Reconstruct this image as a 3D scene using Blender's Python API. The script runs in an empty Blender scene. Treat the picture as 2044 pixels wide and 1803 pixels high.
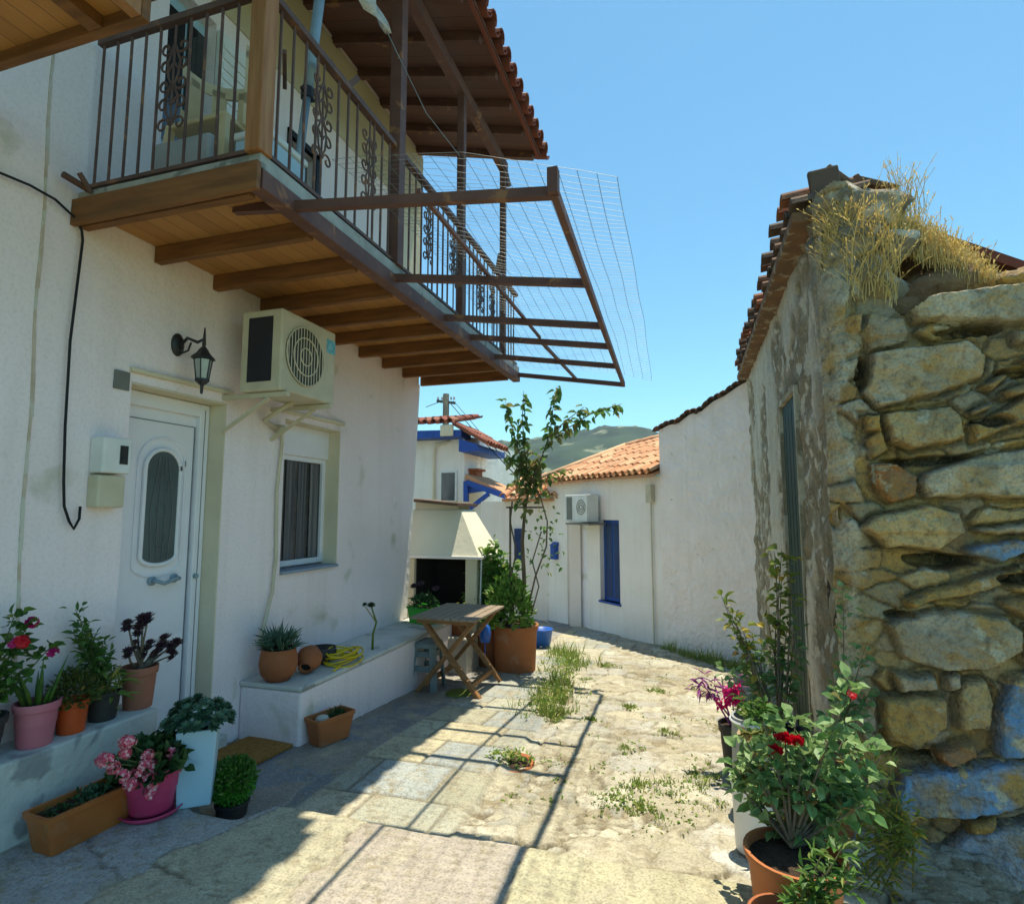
import bpy, math, random
import numpy as np
from mathutils import Vector, Matrix
random.seed(7); rng=np.random.default_rng(5)
S=bpy.context.scene; COL=S.collection
R=math.radians; U=random.uniform
# ------------------------------------------------------------ camera model (world: x across alley, y along the house front, z up)
F=1150.;CX,CY=1021.5,901.5;EYE=1.44
PITCH=math.atan((1020-CY)/F); YAW=math.atan((1380-CX)/F*math.cos(PITCH))
def ray(px,py):
    r=(px-CX)/F;u=(CY-py)/F
    fy=math.cos(PITCH)-u*math.sin(PITCH); fz=math.sin(PITCH)+u*math.cos(PITCH)
    return r*math.cos(YAW)-fy*math.sin(YAW), r*math.sin(YAW)+fy*math.cos(YAW), fz
def onx(px,py,X):
    x,y,z=ray(px,py);t=X/x;return Vector((X,y*t,EYE+z*t))
def ony(px,py,Y):
    x,y,z=ray(px,py);t=Y/y;return Vector((x*t,Y,EYE+z*t))
def onz(px,py,Z):
    x,y,z=ray(px,py);t=(Z-EYE)/z;return Vector((x*t,y*t,Z))
def onl(px,py,A,B):      # vertical plane through A,B (xy)
    x,y,z=ray(px,py);dx,dy=B[0]-A[0],B[1]-A[1]
    t=(A[0]*dy-A[1]*dx)/(x*dy-y*dx);return Vector((x*t,y*t,EYE+z*t))
cam=bpy.data.cameras.new('camera');co=bpy.data.objects.new('camera',cam);COL.objects.link(co);S.camera=co
co.location=(0,0,EYE);co.rotation_euler=(math.pi/2+PITCH,0,YAW)
cam.sensor_width=36;cam.lens=F/2043*36;cam.clip_start=.05;cam.clip_end=6000
def GZ(x,y): return -.1-.07*max(0,y-3.5) if y>2.5 else .05
# ------------------------------------------------------------ materials
M={}
def nm(name):
    m=bpy.data.materials.new(name);m.use_nodes=True;nt=m.node_tree;nt.nodes.clear()
    return m,nt,nt.nodes.new,nt.links.new
def mat(name,c1,c2=None,scale=6,rough=.8,bump=.2,bscale=40,c3=None,s3=3,t3=.6,spec=.3,metal=0,stretch=(1,1,1),attr=None,isl=None,dist=.01,transl=0,vstreak=0,grain=0,gs=110,det=6,w3=.06):
    m,nt,N,L=nm(name)
    out=N('ShaderNodeOutputMaterial');p=N('ShaderNodeBsdfPrincipled');L(p.outputs[0],out.inputs[0])
    p.inputs['Roughness'].default_value=rough;p.inputs['Metallic'].default_value=metal;p.inputs['Specular IOR Level'].default_value=spec
    tc=N('ShaderNodeTexCoord');mp=N('ShaderNodeMapping');L(tc.outputs['Object'],mp.inputs[0]);mp.inputs['Scale'].default_value=stretch
    def noise(sc,d=det,w=0):
        n=N('ShaderNodeTexNoise');n.inputs['Scale'].default_value=sc;n.inputs['Detail'].default_value=d;n.inputs['Distortion'].default_value=w;L(mp.outputs[0],n.inputs['Vector']);return n
    def mix(a,b,fac,bt='MIX'):
        x=N('ShaderNodeMix');x.data_type='RGBA';x.blend_type=bt
        for s,v in((6,a),(7,b)):
            if isinstance(v,tuple):x.inputs[s].default_value=(*v,1)
            else:L(v,x.inputs[s])
        if isinstance(fac,(int,float)):x.inputs[0].default_value=fac
        else:L(fac,x.inputs[0])
        return x.outputs[2]
    def ramp(src,a,b):
        r=N('ShaderNodeMapRange');r.inputs[1].default_value=a;r.inputs[2].default_value=b;L(src,r.inputs[0]);r.clamp=True;return r.outputs[0]
    c2=c2 or tuple(v*.8 for v in c1)
    n=noise(scale)
    if isl:
        g=N('ShaderNodeNewGeometry');col=mix(c1,c2,g.outputs['Random Per Island'])
        rr=N('ShaderNodeMath');rr.operation='FRACT';m9=N('ShaderNodeMath');m9.operation='MULTIPLY';m9.inputs[1].default_value=7.31
        L(g.outputs['Random Per Island'],m9.inputs[0]);L(m9.outputs[0],rr.inputs[0])
        if c3: col=mix(col,c3,ramp(rr.outputs[0],t3,t3+.05))
        col=mix(col,tuple(v*.7 for v in c1),ramp(n.outputs[0],.5,.75))
    elif attr:
        a=N('ShaderNodeAttribute');a.attribute_name=attr
        col=mix(a.outputs['Color'],c1,ramp(n.outputs[0],.5,.72));n2=noise(scale*3.7)
        col=mix(col,c2,ramp(n2.outputs[0],.52,.8))
        if c3:
            n3=noise(s3);col=mix(col,c3,ramp(n3.outputs[0],t3,t3+w3))
    else:
        col=mix(c1,c2,ramp(n.outputs[0],.35,.65))
        if c3:
            n3=noise(s3,8,.4);col=mix(col,c3,ramp(n3.outputs[0],t3,t3+w3))
    if vstreak:
        mp2=N('ShaderNodeMapping');L(tc.outputs['Object'],mp2.inputs[0]);mp2.inputs['Scale'].default_value=(9,9,.7)
        nv=N('ShaderNodeTexNoise');nv.inputs['Scale'].default_value=1;nv.inputs['Detail'].default_value=5;L(mp2.outputs[0],nv.inputs['Vector'])
        q=N('ShaderNodeMath');q.operation='MULTIPLY';q.inputs[1].default_value=vstreak;L(ramp(nv.outputs[0],.5,.75),q.inputs[0])
        col=mix(col,(.36,.31,.2),q.outputs[0])
    if grain:
        ng=noise(gs,3);q=N('ShaderNodeMath');q.operation='MULTIPLY';q.inputs[1].default_value=grain;L(ramp(ng.outputs[0],.48,.66),q.inputs[0]);col=mix(col,tuple(v*.35 for v in (c3 or c2)),q.outputs[0])
        ng2=noise(gs*.6,2);q=N('ShaderNodeMath');q.operation='MULTIPLY';q.inputs[1].default_value=grain*.6;L(ramp(ng2.outputs[0],.56,.7),q.inputs[0]);col=mix(col,tuple(min(1,v*1.5) for v in c1),q.outputs[0])
    L(col,p.inputs['Base Color'])
    if bump:
        b=N('ShaderNodeBump');b.inputs['Strength'].default_value=bump;b.inputs['Distance'].default_value=dist
        nb=noise(bscale,5);ad=N('ShaderNodeMath');ad.operation='ADD';nb2=noise(bscale/7,4);L(nb.outputs[0],ad.inputs[0]);m3=N('ShaderNodeMath');m3.operation='MULTIPLY';m3.inputs[1].default_value=2.5;L(nb2.outputs[0],m3.inputs[0]);L(m3.outputs[0],ad.inputs[1])
        L(ad.outputs[0],b.inputs['Height']);L(b.outputs[0],p.inputs['Normal'])
    if transl:
        t=N('ShaderNodeBsdfTranslucent');L(col,t.inputs[0]);ms=N('ShaderNodeMixShader');ms.inputs[0].default_value=transl
        L(p.outputs[0],ms.inputs[1]);L(t.outputs[0],ms.inputs[2]);L(ms.outputs[0],out.inputs[0])
    if name in M: raise Exception(name)
    M[name]=m;return m
def planks(name,c1,c2,axis,width,gap=.03,rough=.6):     # boards: each board its own tone, thin gaps, grain
    m,nt,N,L=nm(name);out=N('ShaderNodeOutputMaterial');p=N('ShaderNodeBsdfPrincipled');L(p.outputs[0],out.inputs[0]);p.inputs['Roughness'].default_value=rough
    tc=N('ShaderNodeTexCoord');sp=N('ShaderNodeSeparateXYZ');L(tc.outputs['Object'],sp.inputs[0])
    d=N('ShaderNodeMath');d.operation='DIVIDE';L(sp.outputs[axis],d.inputs[0]);d.inputs[1].default_value=width
    f=N('ShaderNodeMath');f.operation='FLOOR';L(d.outputs[0],f.inputs[0]);fr=N('ShaderNodeMath');fr.operation='FRACT';L(d.outputs[0],fr.inputs[0])
    w=N('ShaderNodeTexWhiteNoise');w.noise_dimensions='1D';L(f.outputs[0],w.inputs['W'])
    mp=N('ShaderNodeMapping');sc=[40,40,40];sc[1-axis if axis<2 else 0]=2.5;mp.inputs['Scale'].default_value=sc;L(tc.outputs['Object'],mp.inputs[0])
    n=N('ShaderNodeTexNoise');n.inputs['Scale'].default_value=1;n.inputs['Detail'].default_value=5;L(mp.outputs[0],n.inputs['Vector'])
    ad=N('ShaderNodeMath');ad.operation='ADD';L(w.outputs[0],ad.inputs[0]);L(n.outputs[0],ad.inputs[1]);h=N('ShaderNodeMath');h.operation='MULTIPLY';h.inputs[1].default_value=.5;L(ad.outputs[0],h.inputs[0])
    x=N('ShaderNodeMix');x.data_type='RGBA';x.inputs[6].default_value=(*c1,1);x.inputs[7].default_value=(*c2,1);L(h.outputs[0],x.inputs[0])
    g=N('ShaderNodeMath');g.operation='LESS_THAN';g.inputs[1].default_value=gap;L(fr.outputs[0],g.inputs[0])
    y=N('ShaderNodeMix');y.data_type='RGBA';L(x.outputs[2],y.inputs[6]);y.inputs[7].default_value=(.02,.01,.005,1);L(g.outputs[0],y.inputs[0]);L(y.outputs[2],p.inputs['Base Color'])
    b=N('ShaderNodeBump');b.inputs['Strength'].default_value=.4;b.inputs['Distance'].default_value=.003;L(n.outputs[0],b.inputs['Height']);L(b.outputs[0],p.inputs['Normal'])
    M[name]=m
def glass(name,c,rough=.08):
    mat(name,c,tuple(v*.6 for v in c),scale=2,rough=rough,bump=.02,spec=.7)
mat('plaster',(.94,.82,.83),(.88,.76,.76),scale=1.3,rough=.9,bump=.3,bscale=16,c3=(.60,.55,.45),s3=2.6,t3=.63,dist=.018,vstreak=.1,w3=.12,grain=.10,gs=60)
mat('plaster_cream',(.76,.67,.50),(.66,.57,.41),scale=2,rough=.9,bump=.3,bscale=25)
mat('plaster_hood',(.80,.76,.62),(.74,.7,.55),scale=2,rough=.9,bump=.3,bscale=20)
mat('plaster_yellow',(.60,.53,.37),(.54,.47,.32),scale=2,rough=.9,bump=.3,bscale=25)
mat('plaster_far',(.92,.86,.82),(.84,.78,.72),scale=1.3,rough=.9,bump=.4,bscale=14,dist=.02,vstreak=.15)
mat('plaster_rough',(.97,.88,.85),(.90,.81,.76),scale=3.3,rough=.95,bump=.6,bscale=14,c3=(.62,.58,.50),s3=13,t3=.68,dist=.05,vstreak=.1,w3=.05)
mat('plaster_old',(.46,.41,.28),(.30,.27,.20),scale=5,rough=.95,bump=.9,bscale=30,c3=(.62,.58,.46),s3=4,t3=.52,dist=.03,vstreak=.5)
mat('white_pvc',(.86,.84,.88),(.82,.80,.84),rough=.35,bump=0,spec=.5)
mat('seam',(.2,.2,.22),rough=.8,bump=0)
mat('seam_brown',(.64,.53,.44),(.50,.40,.31),scale=12,rough=.9,bump=.4,c3=(.6,.58,.5),s3=8,t3=.5)
mat('blue_dark',(.012,.035,.13),(.02,.05,.16),rough=.4,bump=0)
mat('pole_dark',(.035,.045,.04),(.06,.07,.06),rough=.8,bump=.2)
mat('side_attr',(.60,.54,.41),(.42,.35,.25),scale=4,rough=.95,bump=1,bscale=34,attr='tint',dist=.02,c3=(.66,.61,.49),s3=8,t3=.55,grain=.35,gs=70)
mat('white_paint',(.8,.8,.78),(.7,.7,.66),rough=.5,bump=.1,c3=(.5,.46,.36),s3=8,t3=.7)
mat('ac_cream',(.64,.57,.42),(.54,.48,.34),rough=.5,bump=.05,c3=(.4,.35,.25),s3=10,t3=.7)
mat('dark_grille',(.02,.022,.03),rough=.5,bump=0)
mat('grey_grille',(.2,.2,.18),rough=.5,bump=0)
mat('grey_dark',(.09,.09,.08),rough=.6,bump=0)
mat('cyan_sticker',(.08,.4,.55),(.3,.6,.7),scale=30,bump=0)
mat('black_iron',(.012,.012,.014),(.03,.03,.03),rough=.45,bump=.2,bscale=80,spec=.5)
mat('cable_black',(.01,.01,.012),rough=.5,bump=0)
mat('rust_metal',(.11,.05,.04),(.16,.075,.055),rough=.6,bump=.25,bscale=60,c3=(.28,.13,.06),s3=9,t3=.62)
mat('rail_metal',(.10,.055,.045),(.15,.08,.06),rough=.6,bump=.2,bscale=60,c3=(.25,.12,.06),s3=12,t3=.6)
mat('galv',(.32,.42,.48),(.24,.33,.4),rough=.5,bump=.1,metal=.2)
mat('wood_post',(.30,.115,.035),(.42,.2,.08),scale=3,stretch=(8,8,.8),rough=.6,bump=.3)
mat('wood_beam',(.26,.11,.035),(.16,.068,.022),scale=3,stretch=(1,8,8),rough=.65,bump=.3)
mat('wood_table',(.32,.16,.06),(.22,.11,.045),scale=4,stretch=(1.5,9,9),rough=.6,bump=.3)
mat('wood_greyed',(.34,.27,.2),(.24,.18,.13),scale=4,stretch=(1.2,12,12),rough=.7,bump=.4)
planks('ceiling_boards',(.34,.145,.035),(.52,.25,.07),0,.11)
planks('ceiling_boards_y',(.36,.15,.03),(.55,.25,.06),0,.09)
planks('roof_boards',(.10,.045,.03),(.17,.07,.045),1,.14)
mat('slab_edge',(.42,.42,.38),(.3,.3,.27),scale=8,bump=.4,c3=(.2,.2,.18),s3=6,t3=.55)
mat('tile_red',(.25,.07,.04),(.17,.05,.035),scale=5,rough=.8,bump=.4,isl=True,c3=(.32,.14,.08),t3=.7)
mat('tile_orange',(.62,.33,.18),(.52,.24,.12),scale=4,rough=.85,bump=.3,isl=True,c3=(.68,.42,.24),t3=.6)
mat('tile_dark',(.10,.075,.06),(.2,.12,.08),scale=5,rough=.9,bump=.5,isl=True,c3=(.3,.12,.06),t3=.7)
mat('terracotta',(.36,.12,.045),(.28,.09,.035),scale=4,rough=.75,bump=.15,c3=(.48,.3,.2),s3=4,t3=.66,w3=.15)
mat('terracotta_pink',(.42,.16,.1),(.34,.12,.07),scale=4,rough=.65,bump=.12,spec=.3,c3=(.5,.34,.26),s3=5,t3=.58,w3=.2)
mat('terracotta_bright',(.44,.15,.05),(.36,.12,.04),scale=4,rough=.6,bump=.12,spec=.3,c3=(.5,.3,.2),s3=5,t3=.6,w3=.2)
mat('trough_plastic',(.44,.14,.03),(.34,.10,.022),scale=4,rough=.5,bump=.08,spec=.4,c3=(.36,.22,.12),s3=7,t3=.6,w3=.2)
mat('pot_rose',(.55,.17,.2),(.5,.14,.18),c3=(.42,.25,.2),s3=9,t3=.62,w3=.2,rough=.5,bump=.03,spec=.4)
mat('pot_orange',(.62,.085,.015),(.5,.07,.01),c3=(.42,.25,.2),s3=9,t3=.62,w3=.2,rough=.5,bump=.03,spec=.4)
mat('pot_magenta',(.55,.05,.15),(.47,.04,.12),c3=(.42,.25,.2),s3=9,t3=.62,w3=.2,rough=.4,bump=.02,spec=.5)
mat('pot_blueish',(.34,.52,.64),(.40,.56,.66),rough=.45,bump=.05,spec=.4)
mat('pot_dark',(.03,.03,.03),(.05,.045,.04),rough=.6,bump=.05)
mat('pot_white',(.74,.75,.76),(.62,.64,.66),rough=.4,bump=.05,c3=(.4,.38,.33),s3=7,t3=.68)
mat('pot_grey',(.3,.31,.31),(.42,.42,.42),scale=3,rough=.7,bump=.3)
mat('green_plastic',(.05,.42,.03),(.04,.34,.03),rough=.4,bump=0,spec=.5)
mat('stool_plastic',(.2,.24,.24),(.16,.2,.2),rough=.5,bump=0)
mat('blue_plastic',(.02,.12,.5),(.02,.1,.42),rough=.4,bump=0,spec=.5)
mat('blue_paint',(.02,.09,.42),(.02,.07,.32),rough=.5,bump=.1)
mat('green_paint',(.004,.03,.012),(.006,.04,.02),scale=5,rough=.6,bump=.2)
mat('soil',(.035,.022,.014),(.07,.045,.03),scale=30,rough=1,bump=1,bscale=60,dist=.02)
mat('blue_stone',(.3,.36,.45),(.25,.3,.38),bump=.1)
mat('eave_brown',(.24,.13,.065),(.16,.10,.06),scale=8,rough=.95,bump=.8,bscale=30,c3=(.36,.3,.2),s3=9,t3=.55)
mat('straw_mat',(.4,.2,.05),(.28,.13,.03),scale=50,rough=1,bump=1,bscale=120)
mat('cream_plastic',(.7,.55,.32),(.62,.48,.28),rough=.5,bump=0)
mat('cooler_blue',(.5,.66,.75),(.45,.6,.7),rough=.5,bump=0)
mat('lace',(.75,.76,.76),(.6,.62,.62),scale=80,bump=.5,transl=.3)
mat('wire',(.2,.24,.25),rough=.5,bump=0,metal=.3)
mat('yellow_hose',(.72,.55,.02),(.6,.42,.02),rough=.5,bump=0)
mat('limestone',(.5,.48,.42),(.4,.38,.33),scale=5,bump=.5)
mat('concrete_white',(.62,.62,.58),(.5,.5,.46),scale=3,rough=.95,bump=.6,bscale=25,c3=(.3,.3,.29),s3=5,t3=.58,dist=.015)
mat('soot_mouth_shade',(.015,.013,.012),rough=1,bump=.3)  # barbecue soot, also the painted shade in the jug's mouth
mat('curtain',(.07,.07,.08),(.22,.21,.21),scale=3,stretch=(1,14,.2),bump=0)
glass('pane_dark',(.03,.035,.04)); glass('pane_frosted',(.10,.14,.14),.25); glass('lantern_glass',(.5,.52,.5),.1)
def leafm(name,c1,c2,c3=None,t3=.8,tr=.3,rough=.5): mat(name,c1,c2,scale=9,rough=rough,bump=0,isl=True,c3=c3,t3=t3,transl=tr,spec=.4)
leafm('leaf_mid',(.05,.13,.02),(.11,.22,.035),(.2,.26,.06),.85)
leafm('leaf_dark',(.02,.07,.02),(.05,.12,.03),(.1,.16,.04),.85)
leafm('leaf_vine',(.08,.18,.04),(.16,.28,.07),(.28,.26,.08),.86,tr=.5)
leafm('leaf_dry',(.26,.25,.08),(.16,.22,.06),(.36,.24,.10),.85,tr=.5)
leafm('leaf_rose',(.10,.22,.06),(.30,.42,.17),(.36,.22,.08),.92)
leafm('leaf_bright',(.10,.24,.03),(.20,.36,.06),(.32,.38,.1),.85)
leafm('leaf_yellowgreen',(.22,.27,.04),(.12,.2,.03),(.42,.32,.05),.75)
leafm('leaf_basil',(.05,.2,.01),(.09,.3,.02),tr=.2)
leafm('leaf_succ',(.04,.11,.06),(.08,.16,.09),(.14,.2,.12),.85,tr=.1)
leafm('leaf_spiky',(.05,.12,.07),(.12,.2,.14),(.24,.3,.16),.85,tr=.1)
leafm('leaf_purple',(.06,.02,.04),(.12,.05,.07),(.08,.1,.04),.85,tr=.1)
leafm('leaf_violet',(.22,.04,.2),(.34,.08,.28),tr=.2)
leafm('moss_plant',(.10,.12,.02),(.06,.1,.02),(.35,.2,.05),.93)
leafm('petal_pink',(.75,.06,.14),(.85,.2,.28),(.95,.6,.6),.55)
leafm('petal_magenta',(.7,.02,.22),(.55,.02,.25))
leafm('petal_red',(.7,.01,.03),(.55,.005,.02))
leafm('petal_hot',(.9,.03,.25),(.8,.02,.3))
leafm('straw',(.78,.57,.20),(.60,.44,.14),(.80,.64,.3),.6)
leafm('weed',(.16,.27,.04),(.28,.38,.07),(.42,.40,.13),.75)
leafm('crown_far',(.09,.14,.06),(.15,.2,.09),(.2,.22,.1),.8)
mat('bark',(.12,.09,.06),(.2,.16,.11),scale=12,stretch=(3,3,.5),bump=.8)
mat('stem_green',(.08,.13,.04),(.14,.12,.05),bump=0)
mat('stone_attr',(.46,.29,.10),(.15,.11,.07),scale=7,rough=.95,bump=1,bscale=55,attr='tint',dist=.02,c3=(.52,.47,.34),s3=9,t3=.62,grain=.4,gs=80)
mat('pave_attr',(.42,.38,.28),(.23,.20,.14),scale=4.5,rough=.9,bump=.5,bscale=45,attr='tint',dist=.014,c3=(.31,.26,.17),s3=17,t3=.55,w3=.2,grain=.45,gs=95)
mat('hill_green',(.006,.022,.014),(.035,.07,.035),scale=.022,rough=1,bump=0,c3=(.16,.18,.11),s3=.035,t3=.58)
mat('ground_dry',(.2,.19,.1),(.13,.15,.06),scale=.2,rough=1,bump=.4,bscale=3)
# ------------------------------------------------------------ mesh builder
class MB:
    def __init__(s): s.v=[];s.f=[]
    def add(s,vs,fs):
        n=len(s.v);s.v+= [tuple(v) for v in vs];s.f+=[tuple(i+n for i in f) for f in fs];return s
    def quad(s,*p): return s.add(p,[tuple(range(len(p)))])
    def box(s,a,b,rz=0,c=None):
        x0,y0,z0=[min(a[i],b[i]) for i in range(3)];x1,y1,z1=[max(a[i],b[i]) for i in range(3)]
        vs=[Vector(q) for q in((x0,y0,z0),(x1,y0,z0),(x1,y1,z0),(x0,y1,z0),(x0,y0,z1),(x1,y0,z1),(x1,y1,z1),(x0,y1,z1))]
        if rz:
            c=Vector(c) if c else Vector(((x0+x1)/2,(y0+y1)/2,0));m=Matrix.Rotation(rz,3,'Z');vs=[m@(v-c)+c for v in vs]
        return s.add(vs,[(0,3,2,1),(4,5,6,7),(0,1,5,4),(1,2,6,5),(2,3,7,6),(3,0,4,7)])
    def bar(s,a,b,w,h,up=(0,0,1)):     # rectangular bar along a->b
        a,b=Vector(a),Vector(b);d=(b-a).normalized();u=Vector(up)
        if abs(d.dot(u))>.95:u=Vector((0,1,0))
        r=d.cross(u).normalized();u=r.cross(d)
        vs=[p+r*(sx*w/2)+u*(sz*h/2) for p in(a,b) for sx,sz in((-1,-1),(1,-1),(1,1),(-1,1))]
        return s.add(vs,[(0,1,2,3),(7,6,5,4),(0,4,5,1),(1,5,6,2),(2,6,7,3),(3,7,4,0)])
    def tube(s,pts,r,n=8,cap=True):
        pts=[Vector(p) for p in pts];k=len(pts);rs=r if isinstance(r,(list,tuple)) else [r]*k
        vs=[];up=None
        for i,p in enumerate(pts):
            d=(pts[min(i+1,k-1)]-pts[max(i-1,0)])
            d=d.normalized() if d.length>1e-9 else Vector((0,0,1))
            if up is None: up=Vector((0,0,1)) if abs(d.z)<.9 else Vector((1,0,0))
            a=d.cross(up)
            if a.length<1e-4: a=d.cross(Vector((1,.3,.2)))
            a.normalize();b=a.cross(d);up=b
            for j in range(n):
                t=2*math.pi*j/n;vs.append(p+(a*math.cos(t)+b*math.sin(t))*rs[i])
        fs=[(i*n+j,i*n+(j+1)%n,(i+1)*n+(j+1)%n,(i+1)*n+j) for i in range(k-1) for j in range(n)]
        if cap: fs+=[tuple(range(n-1,-1,-1)),tuple((k-1)*n+j for j in range(n))]
        return s.add(vs,fs)
    def lathe(s,c,prof,n=28,mtx=None,jit=0):      # prof [(r,z)]
        c=Vector(c);vs=[]
        for r,z in prof:
            for j in range(n):
                t=2*math.pi*j/n;v=Vector((r*math.cos(t),r*math.sin(t),z))
                if mtx:v=mtx@v
                vs.append(c+v)
        k=len(prof)
        return s.add(vs,[(i*n+j,i*n+(j+1)%n,(i+1)*n+(j+1)%n,(i+1)*n+j) for i in range(k-1) for j in range(n)])
    def prism(s,pts,d):       # polygon extruded by vector d
        pts=[Vector(p) for p in pts];d=Vector(d);n=len(pts)
        return s.add(pts+[p+d for p in pts],[tuple(range(n-1,-1,-1)),tuple(range(n,2*n))]+[(i,(i+1)%n,n+(i+1)%n,n+i) for i in range(n)])
    def leaf(s,p,d,L,w,nrm=None,fold=.25,droop=.2):
        p=Vector(p);d=Vector(d).normalized();nrm=Vector(nrm) if nrm else Vector((U(-1,1),U(-1,1),1.2))
        a=d.cross(nrm)
        if a.length<1e-3:a=d.cross(Vector((1,0,0)))
        a.normalize();u=a.cross(d).normalized()
        q=[p,p+d*L*.3+a*w*.42+u*w*fold,p+d*L*.62+a*w*.45+u*w*fold*.8-u*L*droop*.3,p+d*L-u*L*droop,p+d*L*.62-a*w*.45+u*w*fold*.8-u*L*droop*.3,p+d*L*.3-a*w*.42+u*w*fold,p+d*L*.5-u*L*droop*.2]
        return s.add(q,[(0,1,6),(1,2,6),(2,3,6),(3,4,6),(4,5,6),(5,0,6)])
    def blade(s,p,tip,w):
        p,tip=Vector(p),Vector(tip);m=(p+tip)/2+Vector((0,0,(tip-p).length*.12));t=Vector((U(-1,1),U(-1,1),0)).normalized()*w/2
        return s.add([p-t,p+t,m+t*.8,m-t*.8,tip],[(0,1,2,3),(3,2,4)])
    def spike(s,p,d,L,w,n=4):
        p=Vector(p);d=Vector(d).normalized();return s.tube([p,p+d*L*.5+Vector((0,0,L*.04)),p+d*L],[w/2,w*.42,w*.04],n)
    def build(s,name,m,parent=None,smooth=False,bevel=0,origin=None,auto=False):
        me=bpy.data.meshes.new(name)
        if parent is not None:
            root=parent
            while root.parent: root=root.parent
            o0=Vector(root.location)
        else:
            o0=Vector(origin) if origin else Vector((0,0,0))
        me.from_pydata([(a-o0[0],b-o0[1],c-o0[2]) for a,b,c in s.v],[],s.f);me.update()
        me.materials.append(M[m] if isinstance(m,str) else m)
        o=bpy.data.objects.new(name,me);COL.objects.link(o)
        if parent is not None:o.parent=parent
        else:o.location=o0
        if smooth:
            for p in me.polygons:p.use_smooth=True
        if auto:
            for p in me.polygons:p.use_smooth=True
            try: me.set_sharp_from_angle(angle=R(40))
            except Exception: pass
        if bevel:
            b=o.modifiers.new('bevel','BEVEL');b.width=bevel;b.segments=2;b.limit_method='ANGLE'
        return o
def tag(o,label,cat,group=None):
    o['label']=label;o['category']=cat
    if group:o['group']=group
    return o
def thing(name,loc,label,cat,group=None):
    o=bpy.data.objects.new(name,None);o.empty_display_size=.1;COL.objects.link(o);o.location=loc;return tag(o,label,cat,group)
def struct(o,k='structure'): o['kind']=k;return o
# ------------------------------------------------------------ numpy noise / height fields
def vnoise(x,y,seed=0):
    r=np.random.default_rng(seed);T=r.random((256,256));xi=np.floor(x).astype(int);yi=np.floor(y).astype(int);fx=x-xi;fy=y-yi
    fx=fx*fx*(3-2*fx);fy=fy*fy*(3-2*fy);g=lambda a,b:T[a%256,b%256]
    return (g(xi,yi)*(1-fx)+g(xi+1,yi)*fx)*(1-fy)+(g(xi,yi+1)*(1-fx)+g(xi+1,yi+1)*fx)*fy
def fbm(x,y,o=4,seed=0):
    s=0;a=.5
    for i in range(o): s=s+a*vnoise(x*2**i,y*2**i,seed+i);a*=.5
    return s
def voro(x,y,seeds,aniso=(1,1)):
    sh=x.shape;x=x.ravel();y=y.ravel();n=len(x);f1=np.empty(n);f2=np.empty(n);idx=np.empty(n,int)
    CH=int(max(500,8e6//len(seeds)))
    for i in range(0,n,CH):
        d=np.hypot((x[i:i+CH,None]-seeds[None,:,0])*aniso[0],(y[i:i+CH,None]-seeds[None,:,1])*aniso[1])
        k=np.argpartition(d,1,axis=1)[:,:2];dd=np.take_along_axis(d,k,1);o=np.argsort(dd,1);k=np.take_along_axis(k,o,1);dd=np.take_along_axis(dd,o,1)
        f1[i:i+CH]=dd[:,0];f2[i:i+CH]=dd[:,1];idx[i:i+CH]=k[:,0]
    return f1.reshape(sh),f2.reshape(sh),idx.reshape(sh)
def gridmesh(name,P,C,m,parent=None,mask=None,flip=False,origin=(0,0,0)):
    h,w=P.shape[:2];o0=np.array(parent.location if parent is not None else origin)
    me=bpy.data.meshes.new(name);ii=np.arange(h*w).reshape(h,w)
    q=np.stack([ii[:-1,:-1],ii[:-1,1:],ii[1:,1:],ii[1:,:-1]],-1).reshape(-1,4)
    if flip:q=q[:,::-1]
    if mask is not None:
        mm=(mask[:-1,:-1]&mask[:-1,1:]&mask[1:,1:]&mask[1:,:-1]).ravel();q=q[mm]
    me.from_pydata((P.reshape(-1,3)-o0).tolist(),[],q.tolist());me.update()
    if C is not None:
        a=me.color_attributes.new('tint','FLOAT_COLOR','POINT');a.data.foreach_set('color',np.concatenate([C.reshape(-1,3),np.ones((h*w,1))],1).astype(np.float32).ravel())
    me.polygons.foreach_set('use_smooth',[True]*len(me.polygons));me.materials.append(M[m])
    o=bpy.data.objects.new(name,me);COL.objects.link(o)
    if parent is not None:o.parent=parent
    else:o.location=origin
    return o
# ============================================================ WORLD
SUN=Vector((.06,.22,1)).normalized()
el=math.asin(SUN.z);az=math.atan2(SUN.x,SUN.y)
w=bpy.data.worlds.new('World');S.world=w;w.use_nodes=True;nt=w.node_tree
bg=nt.nodes['Background'];sky=nt.nodes.new('ShaderNodeTexSky');sky.sky_type='NISHITA';sky.sun_disc=False;sky.sun_elevation=el;sky.sun_rotation=az
sky.air_density=1.0;sky.dust_density=.25;sky.ozone_density=1.6
mx=nt.nodes.new('ShaderNodeMix');mx.data_type='RGBA';mx.blend_type='MULTIPLY';mx.inputs[0].default_value=1;mx.inputs[7].default_value=(.53,.88,.86,1)
nt.links.new(sky.outputs[0],mx.inputs[6]);nt.links.new(mx.outputs[2],bg.inputs[0]);bg.inputs[1].default_value=.11
ld=bpy.data.lights.new('sun','SUN');ld.energy=3.4;ld.angle=R(.5);ld.color=(1,.92,.72);lo=bpy.data.objects.new('sun',ld);COL.objects.link(lo)
lo.rotation_euler=SUN.to_track_quat('Z','Y').to_euler();lo.location=(5,5,20)
S.view_settings.view_transform='Standard';S.view_settings.look='None';S.view_settings.exposure=1.08
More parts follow.
